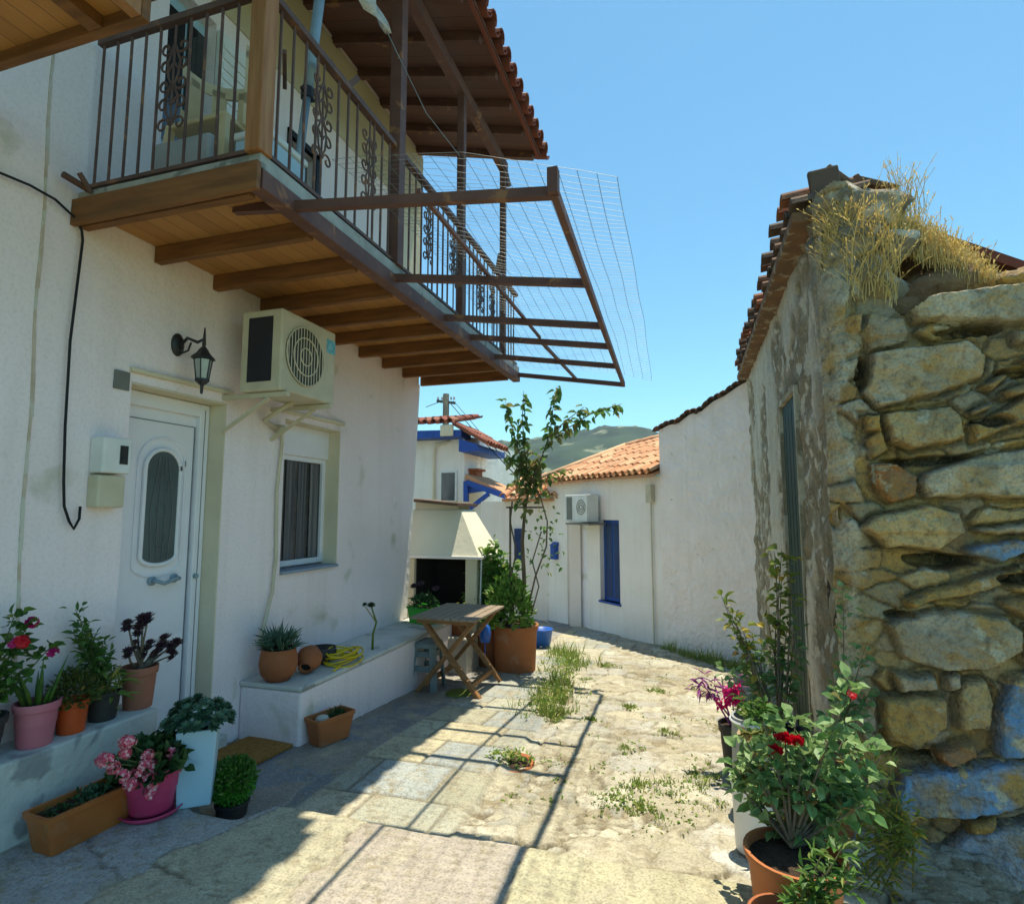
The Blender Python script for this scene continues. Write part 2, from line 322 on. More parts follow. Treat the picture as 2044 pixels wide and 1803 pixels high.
# ============================================================ GROUND
b=MB();b.quad((-1490,-39,-3.2),(1490,-39,-3.2),(1490,1190,-3.2),(-1490,1190,-3.2));struct(b.build('ground','ground_dry'))
b=MB();b.box((-14,-12,-3.3),(14,2.4,-.35));b.box((-14,2.4,-3.3),(14,16,-.95+-.2));struct(b.build('terrace_ground','ground_dry'))
def lerp(a,b,t): return a+(b-a)*t
def tints(n,pal,seed):
    r=np.random.default_rng(seed);pal=np.array(pal);k=r.integers(0,len(pal),n);return pal[k]*(1+r.normal(0,.08,(n,1)))
# lower paving
xs=np.arange(-3.05,1.25,.0125);ys=[2.42]
while ys[-1]<13: ys.append(ys[-1]+.011*(1+(ys[-1]-2.4)*.35))
ys=np.array(ys);X,Y=np.meshgrid(xs,ys)
wx=X+(fbm(X*5,Y*5,5,3)-.45)*.26;wy=Y+(fbm(X*5+9,Y*5,5,8)-.45)*.26
# rough cobbles
sd=[];
for i in range(900):
    p=(U(-1.4,1.5),U(2.2,13.5));
    if all((p[0]-q[0])**2+((p[1]-q[1])*1.15)**2>(.20+.09*math.sin(p[0]*7+p[1]*4))**2 for q in sd): sd.append(p)
sd=np.array(sd);f1,f2,idx=voro(wx,wy,sd,(1,1.15));e=f2-f1
Hc=.030*np.clip(e/.022,0,1)**.6+.020*(fbm(X*7,Y*7,4,20)-.45)+.01*(tints(len(sd),[[1,1,1]],9)[:,0][idx]-1)*6
Cc=tints(len(sd),[(.54,.51,.41),(.44,.42,.34),(.58,.54,.43),(.48,.46,.41),(.48,.43,.32)],4)[idx]
J=(np.clip(1.2-e/.03,0,1)*np.clip((fbm(X*3+7,Y*3,3,83)-.3)*5,.45,1))[...,None];Cc=Cc*(1-J)+np.array((.12,.095,.05))*J
dirt=np.clip((fbm(X*2.3,Y*2.3,4,88)-.45)*9,0,1)[...,None];sb=np.stack([rng.uniform(-1.3,1.4,2600),2.3+8.0*rng.random(2600)**1.4],1)
h1,h2,hi=voro(X+(fbm(X*14,Y*14,3,61)-.45)*.05,Y+(fbm(X*14+5,Y*14,3,62)-.45)*.05,sb);eb=h2-h1
Cb=tints(2600,[(.46,.42,.31),(.38,.33,.23),(.52,.48,.37),(.30,.25,.16),(.42,.40,.34)],63)[hi];kb=np.clip(1-eb/.012,0,1)[...,None];Cb=Cb*(1-kb)+np.array((.16,.12,.07))*kb
Hc=Hc*(1-.5*dirt[...,0])+dirt[...,0]*.012*np.clip(eb/.02,0,1)*(.3+.7*((hi*37)%11)/11)
Cc=Cc*(1-dirt)+Cb*dirt;Cc=Cc*(1+.5*(fbm(X*13,Y*13,4,86)-.47))[...,None]
# slate rows
row=np.floor((wy*1.0)/.43);off=(row*.37)%1
wx2=X+(fbm(X*2,Y*2,2,31)-.45)*.05;wy2=Y+(fbm(X*2+4,Y*2,2,32)-.45)*.07
row=np.floor(wy2/.42).astype(int);fr=wy2/.42-row;lx=(wx2+2.02)/.46+((row*7)%5)*.17;colm=np.floor(lx).astype(int);fc=lx-colm
eS=np.minimum(np.minimum(fr,1-fr)*.42,np.minimum(fc,1-fc)*.46)
hid=(row*31+colm*17)%97
Cs=tints(97,[(.50,.48,.36),(.40,.42,.38),(.56,.50,.34),(.38,.41,.40),(.52,.47,.36),(.44,.44,.36)],6)[hid]
Cs=Cs*(1+.35*(fbm(X*9,Y*3,4,50)-.45))[...,None]
Js=np.clip(1.25-eS/.012,0,1)[...,None];Cs=Cs*(1-Js)+np.array((.17,.15,.11))*Js
Hs=.012*np.clip(eS/.02,0,1)+.006*(fbm(X*5,Y*5,3,77)-.45)
# left crazy paving: dark slate, colour lowered further for the shade it lies in
sl=[]
for i in range(500):
    p=(U(-3.3,-1.7),U(2.2,13.5))
    if all((p[0]-q[0])**2+(p[1]-q[1])**2>.3**2 for q in sl): sl.append(p)
sl=np.array(sl);g1,g2,gi=voro(wx,wy,sl);eg=g2-g1
Cl=tints(len(sl),[(.27,.26,.26),(.23,.24,.27),(.30,.26,.23),(.32,.29,.25)],12)[gi]*(1+.3*(fbm(X*6,Y*6,4,60)-.45))[...,None]
Jl=np.clip(1-eg/.02,0,1)[...,None];Cl=Cl*(1-Jl)+np.array((.34,.33,.3))*Jl
Hl=.008*np.clip(eg/.03,0,1)+.005*(fbm(X*5,Y*5,3,70)-.45)
def sm(a,b,x): t=np.clip((x-a)/(b-a),0,1);return t*t*(3-2*t)
edge=-1.13+.08*(fbm(Y*2,Y*0+3,2,90)-.45)
t1=sm(edge-.03,edge+.03,X);t0=sm(-2.03,-1.99,X)
H=Hl*(1-t0)+Hs*t0*(1-t1)+Hc*t1;C=Cl*(1-t0)[...,None]+Cs*(t0*(1-t1))[...,None]+Cc*t1[...,None]
H=H-.035*t1*sm(2.6,3.1,Y)  # the old cobbled lane lies a little lower than the slate strip
C=C*.86*(1+.45*(fbm(X*1.7,Y*1.7,3,99)-.45))[...,None]
Z=-.1-.07*np.maximum(0,Y-3.5)+H
struct(gridmesh('paving',np.stack([X,Y,Z],-1),C,'pave_attr'))
# near concrete landing, one step up
xs=np.arange(-3.05,1.6,.014);ys=np.arange(.9,2.56,.012);X,Y=np.meshgrid(xs,ys)
yy=2.47+.10*(fbm(X*1.5,X*0,3,14)-.45)+np.where(X<-1.95,-.02,0)-.15*(1/(1+np.exp(-(X+2.33)*60)))*(1/(1+np.exp((X+1.97)*60)))
sc=np.array([(-2.6,1.6),(-2.3,2.3),(-1.62,2.15),(-1.15,2.2),(-.95,1.5),(-1.75,1.5),(-.2,2.1),(.3,1.7),(-.35,1.2),(-2.7,.9),(-1.6,.9),(.9,2.1)])
wx=X+(fbm(X*3,Y*3,4,5)-.45)*.28;wy=Y+(fbm(X*3+9,Y*3,4,6)-.45)*.28
f1,f2,idx=voro(wx,wy,sc);e=f2-f1
pal=np.array([(.40,.40,.40),(.42,.42,.42),(.50,.46,.33),(.46,.40,.34),(.42,.38,.33),(.50,.46,.34),(.52,.48,.32),(.52,.48,.32),(.50,.46,.32),(.4,.4,.4),(.46,.43,.35),(.5,.46,.33)])
C=.88*pal[idx]*(1+.35*(fbm(X*8,Y*8,5,15)-.47)+.25*(fbm(X*2,Y*2,3,16)-.45))[...,None]
J=np.clip(1-e/.014,0,1)[...,None];C=C*(1-J)+np.array((.12,.10,.07))*J
Z=.05-.012*J[...,0]+.01*(fbm(X*3,Y*3,4,25)-.45)+.006*(fbm(X*22,Y*22,3,26)-.45)
Z=np.where(Y>yy-.02,Z-.02*np.clip((Y-yy+.02)/.02,0,1)**2,Z)
over=Y>yy;Z=np.where(over,-.16,Z);Yp=np.where(over,np.minimum(Y,yy+.012),Y)
struct(gridmesh('landing',np.stack([X,Yp,Z],-1),C,'pave_attr'))
# ============================================================ HILL
xs=np.linspace(-900,900,220);ys=np.linspace(260,1100,90);X,Y=np.meshgrid(xs,ys)
px_r=[(700,925),(860,915),(940,905),(1000,885),(1080,876),(1140,866),(1200,855),(1270,857),(1330,866),(1500,880),(2100,930)]
rx=[];rz=[]
for p in px_r:
    q=ony(*p,620);rx.append(q.x);rz.append(q.z)
rz=np.interp(X,rx,rz)+6*(fbm(X*.02,X*0+2,3,40)-.45)
env=np.exp(-((Y-640)/230)**2)
Z=-3.2+(rz+3.2)*env*(1+.12*(fbm(X*.012,Y*.012,4,41)-.45)*(1-np.exp(-((Y-620)/90)**2)))+5*(fbm(X*.08,Y*.08,3,42)-.45)+np.where(vnoise(X*.11,Y*.11,5)>.72,3,0)
o=struct(gridmesh('hill',np.stack([X,Y,Z],-1),None,'hill_green'))
# ============================================================ WHITE HOUSE (left)
W=-3.0
house=thing('white_house',(W,3,0),'two storey whitewashed house with brown balcony and tiled eave on the left','house')
def wall_open(mb,x,y0,y1f,z0,z1,ops,depth):
    # facade in plane x facing +x, openings (ya,yb,za,zb), slanted far end y1f(z)
    zs=sorted({z0,z1,2.8}|{o[2] for o in ops}|{o[3] for o in ops});ysx=sorted({y0}|{o[0] for o in ops}|{o[1] for o in ops})
    for k in range(len(zs)-1):
        za,zb=zs[k],zs[k+1]
        for i in range(len(ysx)):
            ya=ysx[i];last=i==len(ysx)-1
            if not last:
                yb=ysx[i+1]
                if any(o[0]<=ya and yb<=o[1] and o[2]<=za and zb<=o[3] for o in ops):continue
                mb.quad((x,ya,za),(x,yb,za),(x,yb,zb),(x,ya,zb))
            else: mb.quad((x,ya,za),(x,y1f(za),za),(x,y1f(zb),zb),(x,ya,zb))
    for a,b_,c,d in ops:
        xi=x-.2
        mb.quad((x,a,c),(xi,a,c),(xi,a,d),(x,a,d));mb.quad((x,b_,c),(x,b_,d),(xi,b_,d),(xi,b_,c))
        mb.quad((x,a,d),(xi,a,d),(xi,b_,d),(x,b_,d));mb.quad((x,a,c),(x,b_,c),(xi,b_,c),(xi,a,c))
        mb.quad((xi,a,c),(xi,b_,c),(xi,b_,d),(xi,a,d))
yend=lambda z: 6.0 if z>=2.8 else 5.62+.38*(z+.6)/3.4
DOOR=(2.42,3.12,0.0,2.17); WIN=(3.72,4.46,.96,2.16); UD=(2.50,2.86,3.1,4.75);UD2=(3.62,3.98,3.1,4.45)
b=MB();wall_open(b,W,-3,yend,-.6,5.85,[DOOR,WIN,UD,UD2],.16)
for (za,zb) in((-.6,2.8),(2.8,5.85)):
    b.quad((W,yend(za),za),(W-5,yend(za)+.02,za),(W-5,yend(zb)+.02,zb),(W,yend(zb),zb))
b.quad((W,-3,-.6),(W,-3,5.85),(W-5,-3,5.85),(W-5,-3,-.6));b.quad((W,-3,5.85),(W,6,5.85),(W-5,6,5.85),(W-5,-3,5.85))
b.build('wall','plaster',house)
# corner pilaster catching light, coloured band of the upper wall
b=MB();b.prism([(W-.1,yend(-.6)-.02,-.6),(W-.1,yend(-.6)+.14,-.6),(W-.1,6.06,2.92),(W-.1,5.985,2.92)],(.085,0,0));b.build('corner_render','plaster_far',house)
b=MB();b.box((W+.003,2.07,4.88),(W+.012,5.995,5.7));b.build('upper_band','plaster_yellow',house)
b=MB();b.box((W+.002,5.2,3.15),(W+.008,5.997,4.88));b.build('upper_render','plaster_cream',house)
# thin reveal linings, their yellowish shade painted in as cream
b=MB();b.box((W-.199,3.110,0.002),(W+.001,3.118,2.168));b.box((W-.199,2.422,2.158),(W+.001,3.109,2.168));b.build('door_reveal_shade','plaster_cream',house)
b=MB();b.box((W-.199,4.450,.962),(W+.001,4.458,2.158));b.box((W-.199,3.722,2.15),(W+.001,4.449,2.158));b.build('window_reveal_shade','plaster_cream',house)
for q_ in(((W+.012,2.40,2.235),(W+.012,3.16,2.245)),((W+.012,3.68,2.215),(W+.012,4.5,2.225))):
    b=MB();b.bar(*q_,.03,.028);b.build('lintel_moulding','plaster_cream',house,bevel=.006)
# door
xd=W-.16
dr=MB();dr.box((xd-.03,2.425,.0),(xd,3.10,2.155));door=dr.build('door','white_pvc',house,bevel=.004)
b=MB()
for a,c in(((xd,2.425,.0),(xd+.035,2.47,2.155)),((xd,3.03,.0),(xd+.035,3.106,2.155)),((xd,2.47,2.07),(xd+.035,3.03,2.155))): b.box(a,c)
b.build('door_frame','white_pvc',door,bevel=.006)
b=MB();b.box((xd,3.018,.05),(xd+.004,3.025,2.0));b.box((xd,2.48,1.995),(xd+.004,3.018,2.0));b.box((xd+.0355,3.066,.02),(xd+.038,3.070,2.12));b.build('door_seam','seam',door)
def ovalpts(cy,zc0,zc1,r,x,n=14):
    P=[]
    for i in range(n+1):
        t=math.pi*i/n;P.append((x,cy+r*math.cos(t),zc1+r*math.sin(t)))
    for i in range(n+1):
        t=math.pi+math.pi*i/n;P.append((x,cy+r*math.cos(t),zc0+r*.45*math.sin(t)))
    return P
cyd=2.79
b=MB();b.prism(ovalpts(cyd,1.17,1.70,.115,xd),(.014,0,0));b.build('door_glass','pane_frosted',door)
def ring(mb,cy,z0,z1,r,rr,x):
    P=ovalpts(cy,z0,z1,r,x);mb.tube(P+[P[0],P[1]],rr,6)
b=MB();ring(b,cyd,1.17,1.70,.125,.014,xd+.012);ring(b,cyd,1.12,1.73,.168,.007,xd+.004);b.build('glass_moulding','white_pvc',door,smooth=True)
b=MB()
for dy in(-.06,-.02,.02,.06): b.tube([(xd+.018,cyd+dy,1.14),(xd+.018,cyd+dy*1.3,1.45),(xd+.018,cyd+dy*.5,1.78)],.002,5)
for z in(1.28,1.45,1.6): b.tube([(xd+.018,cyd+.04*math.cos(t),z+.05*math.sin(t)) for t in np.linspace(0,6.28,14)],.002,5)
b.build('glass_scrollwork','seam',door)
b=MB();b.tube([(xd,2.76,1.02),(xd+.05,2.76,1.02),(xd+.055,2.81,1.0),(xd+.055,2.88,1.02),(xd+.05,2.92,1.02),(xd,2.92,1.02)],.012,8)
b.lathe((xd+.004,2.76,1.02),[(.028,0),(.028,.01),(.0,.012)],14,Matrix.Rotation(R(90),3,'Y'));b.lathe((xd+.004,2.92,1.02),[(.028,0),(.028,.01),(.0,.012)],14,Matrix.Rotation(R(90),3,'Y'))
b.build('door_handle','galv',door,smooth=True)
b=MB();b.lathe((xd+.036,3.05,1.02),[(.016,0),(.016,.02),(.0,.022)],12,Matrix.Rotation(R(90),3,'Y'));b.build('lock','galv',door)
b=MB();b.box((W-.199,2.36,-.12),(W+.07,3.2,.0));b.build('threshold','concrete_white',house,bevel=.008)
# window
xw=W-.18
wf=MB()
for a,c in(((xw,3.725,1.0),(xw+.045,3.78,1.9)),((xw,4.405,1.0),(xw+.045,4.449,1.9)),((xw,3.78,1.0),(xw+.045,4.405,1.045)),((xw,3.78,1.86),(xw+.045,4.405,1.9)),((xw-.01,3.725,1.9),(xw+.07,4.449,2.149))): wf.box(a,c)
win=wf.build('window','white_pvc',house,bevel=.004)
b=MB();b.box((xw+.01,3.78,1.045),(xw+.018,4.405,1.86));b.build('pane','pane_dark',win)
b=MB();n=44
for i in range(n-1):
    y=3.79+.61*i/(n-1);y2=3.79+.61*(i+1)/(n-1)
    if i%11<8: b.quad((xw+.021+.004*(i%2),y,1.05),(xw+.021+.004*((i+1)%2),y2,1.05),(xw+.021+.004*((i+1)%2),y2,1.855),(xw+.021+.004*(i%2),y,1.855))
b.build('curtain','curtain',win)
b=MB();b.box((W-.19,3.725,.962),(W+.03,4.445,.985));b.build('window_sill','blue_stone',win,bevel=.004)
# upstairs openings
ud=MB();ud.box((W-.15,2.50,3.1),(W-.09,2.86,4.75));dd=ud.build('balcony_door','pot_blueish',house)
b=MB();b.box((W-.088,2.54,3.75),(W-.08,2.69,4.66));b.box((W-.088,2.71,3.75),(W-.08,2.85,4.66));b.build('pane','pane_dark',dd)
b=MB();b.box((W+.01,2.86,3.12),(W+.04,3.2,4.7));
for i in range(20): b.box((W+.04,2.89,3.2+i*.073),(W+.05,3.17,3.24+i*.073))
b.build('shutter','white_paint',house)
ud=MB();ud.box((W-.15,3.62,3.1),(W-.09,3.98,4.45));dd=ud.build('balcony_door','curtain',house)
b=MB();b.box((W-.02,3.60,3.1),(W+.02,3.64,4.5));b.box((W-.02,3.96,3.1),(W+.02,4.0,4.5));b.box((W-.02,3.6,4.45),(W+.02,4.0,4.5));b.build('frame','dark_grille',dd)
# rendered seam with the neighbour, pilaster
b=MB();pts=[(W+.005,1.86+.006*math.sin(i*1.3)+.004*i,4.2-.21*i) for i in range(18)]
for i in range(17):
    p,q=pts[i],pts[i+1];wd=.013+.003*math.sin(i*2.1);b.prism([(p[0]-.01,p[1],p[2]),(q[0]-.01,q[1],q[2]),(q[0]-.01,q[1]+wd,q[2]),(p[0]-.01,p[1]+wd,p[2])],(.013,0,0))
b.build('render_seam','seam_brown',house)
# ledge left of the door
b=MB();b.box((W-.01,.6,.0),(W+.25,2.5,.40));lg=b.build('plant_ledge','concrete_white',house,bevel=.012)
# ---- balcony
XO=-1.87;ZB=3.06
b=MB();b.box((W,2.05,ZB-.04),(XO+.02,6.25,ZB+.03));deck=b.build('balcony_deck','slab_edge',house,bevel=.004)
b=MB();b.box((W+.005,2.08,ZB-.055),(XO-.02,6.22,ZB-.042));b.build('ceiling_boards','ceiling_boards',deck)
for k in range(10):
    y=2.09+.44*k;b=MB();b.box((W+.003,y-.024,2.905),(XO-.055,y+.024,ZB-.056));b.build('beam','wood_beam',deck,bevel=.004)
b=MB();b.box((XO-.052,2.06,2.92),(XO+.03,6.25,ZB-.045));b.build('edge_channel','rust_metal',deck,bevel=.004)
b=MB();b.box((W+.003,2.02,2.90),(XO+.03,2.045,3.035));b.build('fascia_board','wood_beam',deck)
b=MB();b.tube([onx(175,378,-2.93),onx(126,348,-2.93)],.017,8);b.build('drain_pipe','rail_metal',deck);b=MB();b.tube([onx(182,385,-2.9),onx(158,345,-2.9)],.013,8);b.build('drain_pipe','rail_metal',deck)
# railing
rb=MB();rb.bar((W+.05,2.07,3.93),(XO,2.07,3.93),.035,.035);rb.bar((XO,2.07,3.93),(XO,6.2,3.93),.045,.035);rb.bar((W+.05,2.07,3.12),(XO,2.07,3.12),.02,.02);rb.bar((XO,2.07,3.12),(XO,6.2,3.12),.02,.02)
rail=rb.build('railing','rail_metal',house)
def scroll(cx,cy,along,k=1):
    b=MB()
    A=Vector(along)
    def P(u,z): return Vector((cx,cy,0))+A*u+Vector((0,0,z))
    def spiral(u0,z0,sg,up,r0=.042):
        pts=[]
        for i in range(15):
            t=i/14*math.pi*2.2;r=r0*(1-i/18);pts.append(P(u0+sg*(r0-r*math.cos(t)),z0+up*r*math.sin(t)))
        return pts
    b.tube([P(0,3.14),P(0,3.9)],.006,5)
    for sg in(-1,1):
        b.tube([P(0,3.36),P(sg*.03,3.42),P(sg*.04,3.5),P(sg*.015,3.56),P(0,3.6)],.006,5)
        b.tube([P(0,3.56),P(sg*.03,3.62),P(sg*.04,3.7),P(sg*.015,3.76),P(0,3.8)],.006,5)
        for z in(3.36,3.47,3.58,3.69,3.78): b.tube(spiral(sg*.01,z,sg,1 if z<3.5 else -1),.006,5)
    return b.build('scroll_panel','rail_metal',rail)
bys=[];y=2.17
SCR=[onx(px_,py_,XO).y for px_,py_ in((635,260),(728,400),(840,480),(890,520),(950,590),(978,600))]
SCR=[2.52,3.0,3.86,4.35,5.0,5.35]
while y<6.15:
    if all(abs(y-s)>.05 for s in SCR): bys.append((XO,y))
    y+=.098
x=W+.08
while x<XO-.05:
    if abs(x+2.43)>.055: bys.append((x,2.07))
    x+=.098
for x,y in bys:
    b=MB();b.tube([(x,y,3.12),(x,y,3.92)],.0075,6,False);b.build('baluster','rail_metal',rail)
for s in SCR: scroll(XO,s,(0,1,0))
scroll(-2.43,2.07,(1,0,0))
# pergola frame reaching out over the lane
pg=MB();ZO=2.80
ybars=[2.30,3.32,4.15,4.70,5.38,6.2]
pg.bar((-.52,2.28,ZO),(-.66,6.2,ZO),.032,.05);perg=pg.build('pergola_frame','rust_metal',house)
for i,y in enumerate(ybars):
    b=MB();xo=lerp(-.52,-.66,(y-2.3)/3.9);b.bar((XO-.35 if i==0 else XO-.02,y,3.0-.0),(xo,y,ZO),.04,.045);b.build('cross_bar','rust_metal',perg)
b=MB();b.bar((-1.2,4.68,ZO+.1),(-1.18,6.2,ZO+.1),.025,.025);b.bar((-1.17,2.3,ZO+.125),(-1.2,4.68,ZO+.125),.02,.02);b.build('middle_rail','rust_metal',perg)
b=MB();b.bar((-.52,2.27,ZO-.02),(-.52,2.27,ZO+.09),.045,.045);b.build('corner_stub','rust_metal',perg)
# near part of frame (out of the picture, its shadow falls on the landing)
b=MB();b.bar((-.52,1.2,ZO),(-.52,2.26,ZO),.04,.05);b.bar((-1.17,1.2,ZO+.12),(-1.17,2.28,ZO+.12),.03,.03);
# posts and porch roof
def post(y,w_,top,m='rust_metal',x=XO):
    b=MB();b.box((x-w_/2,y-w_/2,ZB+.03),(x+w_/2,y+w_/2,top));return b.build('post',m,proof,bevel=.004)
SL=.24
def zr(x): return 5.42+(-1.48-x)*SL     # top of boards
RY0,RY1=-1.5,5.93
rf=MB();rf.prism([(-1.5,RY0,zr(-1.5)-.03),(-3.4,RY0,zr(-3.4)-.03),(-3.4,RY0,zr(-3.4)),(-1.5,RY0,zr(-1.5))],(0,RY1-RY0,0));proof=rf.build('porch_roof','roof_boards',house)
b=MB()
y=RY0+.2
while y<RY1:
    b.bar((-1.56,y,zr(-1.56)-.07),(-3.0,y,zr(-3.0)-.07),.06,.08);y+=.42
b.build('rafters','rust_metal',proof)
b=MB();b.bar((XO,RY0,5.22),(XO,5.75,5.22),.08,.11);b.bar((XO,5.7,5.2),(XO+.02,5.78,5.02),.07,.07);b.build('roof_beam','rust_metal',proof)
b=MB();b.box((-1.54,RY0,zr(-1.54)-.06),(-1.51,RY1,zr(-1.54)-.005));b.build('eave_board','tile_red',proof)
def tiles(mb,p0,along,down,n,length,wd=.2,r=.075,rows=3,jit=.012):
    # barrel tiles: columns stepping along 'along', each tile running 'down' the slope
    p0=Vector(p0);al=Vector(along).normalized();dn=Vector(down).normalized();up=al.cross(dn);
    if up.z<0:up=-up
    tl=length/rows
    for i in range(n):
        for k in range(rows):
            c=p0+al*(i*wd+U(-jit,jit))+dn*(k*tl)+up*(U(0,jit)+.012*(rows-k)*0)
            for half,(rad,off,lift) in enumerate(((r,0,.0),(r*.92,wd/2,-r*.1))):
                N=7;vs=[]
                for e_,(s_,rr) in enumerate(((-.02,rad*.86),(tl+.03,rad))):
                    q=c+al*off+dn*s_+up*(.012 if e_ else 0.0)
                    for th,ro in((0,rr),(1,rr-.014)):
                        for j in range(N):
                            a=math.pi*j/(N-1)
                            h=math.sin(a)*ro if half==0 else -math.sin(a)*ro+rad*.35
                            vs.append(q+al*math.cos(a)*ro+up*(h+lift))
                fs=[]
                for j in range(N-1):
                    fs+=[(j,j+1,2*N+j+1,2*N+j),(N+j,3*N+j,3*N+j+1,N+j+1),(2*N+j,2*N+j+1,3*N+j+1,3*N+j),(j,N+j,N+j+1,j+1)]
                fs+=[(0,2*N,3*N,N),(N-1,2*N-1,4*N-1,3*N-1)]
                mb.add(vs,fs)
b=MB();tiles(b,(-3.35,RY0,zr(-3.35)+.03),(0,1,0),(1,0,-SL),int((RY1-RY0)/.2)+1,1.94,rows=5);b.build('roof_tiles','tile_red',proof)
b=MB();b.box((-1.505,RY0,zr(-1.4)-.06),(-1.345,3.55,zr(-1.4)-.02));tiles(b,(-1.6,RY0,zr(-1.6)+.03),(0,1,0),(1,0,-SL),25,.30,rows=1);b.build('shadow_eave','tile_red',proof)  # unseen wider strip of eave, added to move the roof's shadow edge outward
post(3.35,.085,5.2);post(4.51,.065,5.2);post(5.70,.06,5.2)
b=MB();b.box((XO-.05,2.02,ZB+.03),(XO+.035,2.11,5.3));b.build('post','wood_post',proof,bevel=.006)
# bracket arms (clothes line arms)
for a_,c_,w_ in(((XO+.0,2.2,3.72),(XO-.2,2.45,3.76),.02),((XO,2.75,3.95),(XO+.03,2.8,4.03),.03),((XO,5.5,3.93),(XO+.05,5.45,4.1),.035)):
    b=MB();b.bar(a_,c_,w_,w_);b.build('line_bracket','rail_metal',rail)
# clothes lines
b=MB();p=onx(700,10,-1.9);q=onx(925,318,-1.9)
b.tube([onx(774,68,-1.55),onx(850,225,-1.75),onx(918,312,-1.86)],.0035,5);tag(b.build('clothes_line','wire',origin=(-2,3,5)),'thin clothes line strung from the lace cloth under the tiled eave','clothes line')
# lace cloth
b=MB();P_=[onx(683,-40,-1.55),onx(735,-60,-1.5),onx(774,68,-1.55)];n=6
vs=[];fs=[]
for i in range(n+1):
    a=P_[0].lerp(P_[2],i/n);c=P_[1].lerp(P_[2],i/n)
    for j in range(4):
        v=a.lerp(c,j/3);v.x+=.02*math.sin(i*1.7+j*2);vs.append(v)
for i in range(n):
    for j in range(3): fs.append((i*4+j,i*4+j+1,(i+1)*4+j+1,(i+1)*4+j))
b.add(vs,fs);o=b.build('lace_cloth','lace',smooth=True,origin=P_[0]);sl_=o.modifiers.new('s','SOLIDIFY');sl_.thickness=.004
tag(o,'pointed corner of white lace cloth hanging under the balcony eave','cloth')
# grey pole on balcony (closed parasol pole)
b=MB();a=onx(588,385,-1.98);c=onx(645,-60,-1.98);b.tube([a,a.lerp(c,.45)],.022,10);b.tube([a.lerp(c,.42),c],.03,10)
o=thing('awning_pole',a,'blue grey metal pole leaning inside the balcony railing','pole');b.build('pole','galv',o,smooth=True)
b=MB();m_=a.lerp(c,.42);b.tube([m_-Vector((0,.05,0)),m_+Vector((0,.06,0))],.012,8);b.tube([m_+Vector((.0,0,-.03)),m_+Vector((0,0,.03))],.036,10);b.build('clamp','black_iron',o)
# chair & cooler on balcony
cp=(-2.42,2.36,ZB+.03)
ch=thing('garden_chair',cp,'cream plastic armchair behind the balcony railing','chair')
b=MB();b.box((-2.62,2.2,3.46),(-2.22,2.58,3.49));b.build('seat','cream_plastic',ch,bevel=.01)
bk=MB()
N=12
for i in range(N):
    t0_,t1_=R(-20+220*i/N),R(-20+220*(i+1)/N)
    def pp(t,z): return (-2.42+.23*math.cos(t),2.37+.2*math.sin(t),z)
    for za,zb in((3.86,3.93),(3.6,3.66)):
        bk.prism([pp(t0_,za),pp(t1_,za),pp(t1_,zb),pp(t0_,zb)],(.0,.018,0))
    if i%2==0: bk.prism([pp(t0_,3.48),pp(t1_,3.48),pp(t1_,3.9),pp(t0_,3.9)],(.0,.012,0))
bk.build('backrest','cream_plastic',ch)
for sx in(-1,1):
    for sy in(-1,1):
        b=MB();b.bar((-2.42+sx*.18,2.39+sy*.17,3.47),(-2.42+sx*.21,2.39+sy*.2,3.095),.04,.03);b.build('leg','cream_plastic',ch)
b=MB();b.box((-2.6,2.13,3.1),(-2.24,2.19,3.33));tag(b.build('mat_roll','pot_grey',origin=(-2.4,2.16,3.1),bevel=.015),'grey folded mat leaning on the railing below the cream chair','mat')
co_=thing('cooler_box',(-2.02,2.35,3.09),'pale blue cooler box on the balcony beside the corner post','cooler box')
b=MB();b.box((-2.15,2.2,3.09),(-1.95,2.5,3.3));b.build('body','cooler_blue',co_,bevel=.012);b=MB();b.box((-2.16,2.19,3.302),(-1.94,2.51,3.34));b.build('lid','white_paint',co_,bevel=.012)
# ---- near canopy top-left
zc=3.2;cn=onz(300,48,zc)
can=thing('timber_canopy',(cn.x-1,cn.y,zc),'orange brown timber canopy with boarded underside at the top left corner','canopy')
b=MB();b.box((W+.005,-1,zc+.05),(cn.x-.03,cn.y-.03,zc+.075));b.build('boards','ceiling_boards_y',can)
b=MB();b.box((W+.005,cn.y-.035,zc),(cn.x,cn.y,zc+.12));b.build('fascia','wood_beam',can,bevel=.004)
b=MB();b.box((cn.x-.045,-1,zc+.002),(cn.x-.002,cn.y-.037,zc+.12));b.build('side_beam','wood_post',can)
b=MB();b.box((cn.x-.25,-1,zc+.005),(cn.x-.19,cn.y-.037,zc+.05));b.build('joist','wood_beam',can)
b=MB();b.box((W,-1,zc+.125),(cn.x+.03,cn.y+.03,zc+.15));b.build('roof_sheet','tile_dark',can)
# ---- AC unit
xa=-2.5;yA,yB,zA,zB=3.03,3.62,2.22,2.76
ac=thing('air_conditioner',(-2.7,3.3,2.22),'cream outdoor air conditioning unit on brackets under the brown balcony','air conditioner')
b=MB();b.box((-2.82,yA,zA),(xa,yB,zB));b.build('casing','ac_cream',ac,bevel=.012)
b=MB();b.box((-2.76,yA-.004,zA+.06),(-2.57,yA+.01,zB-.05));
b.build('side_grille','dark_grille',ac)
yc,zc2=yA+.24,zA+.27
b=MB();b.lathe((xa+.001,yc,zc2),[(.0,.002),(.2,.002),(.2,0)],30,Matrix.Rotation(R(90),3,'Y'));fan=b.build('fan_recess','grey_dark',ac)
b=MB()
for r_ in(.06,.13,.2): b.tube([(xa+.012,yc+r_*math.cos(t),zc2+r_*math.sin(t)) for t in np.linspace(0,2*math.pi,25)],.005,5)
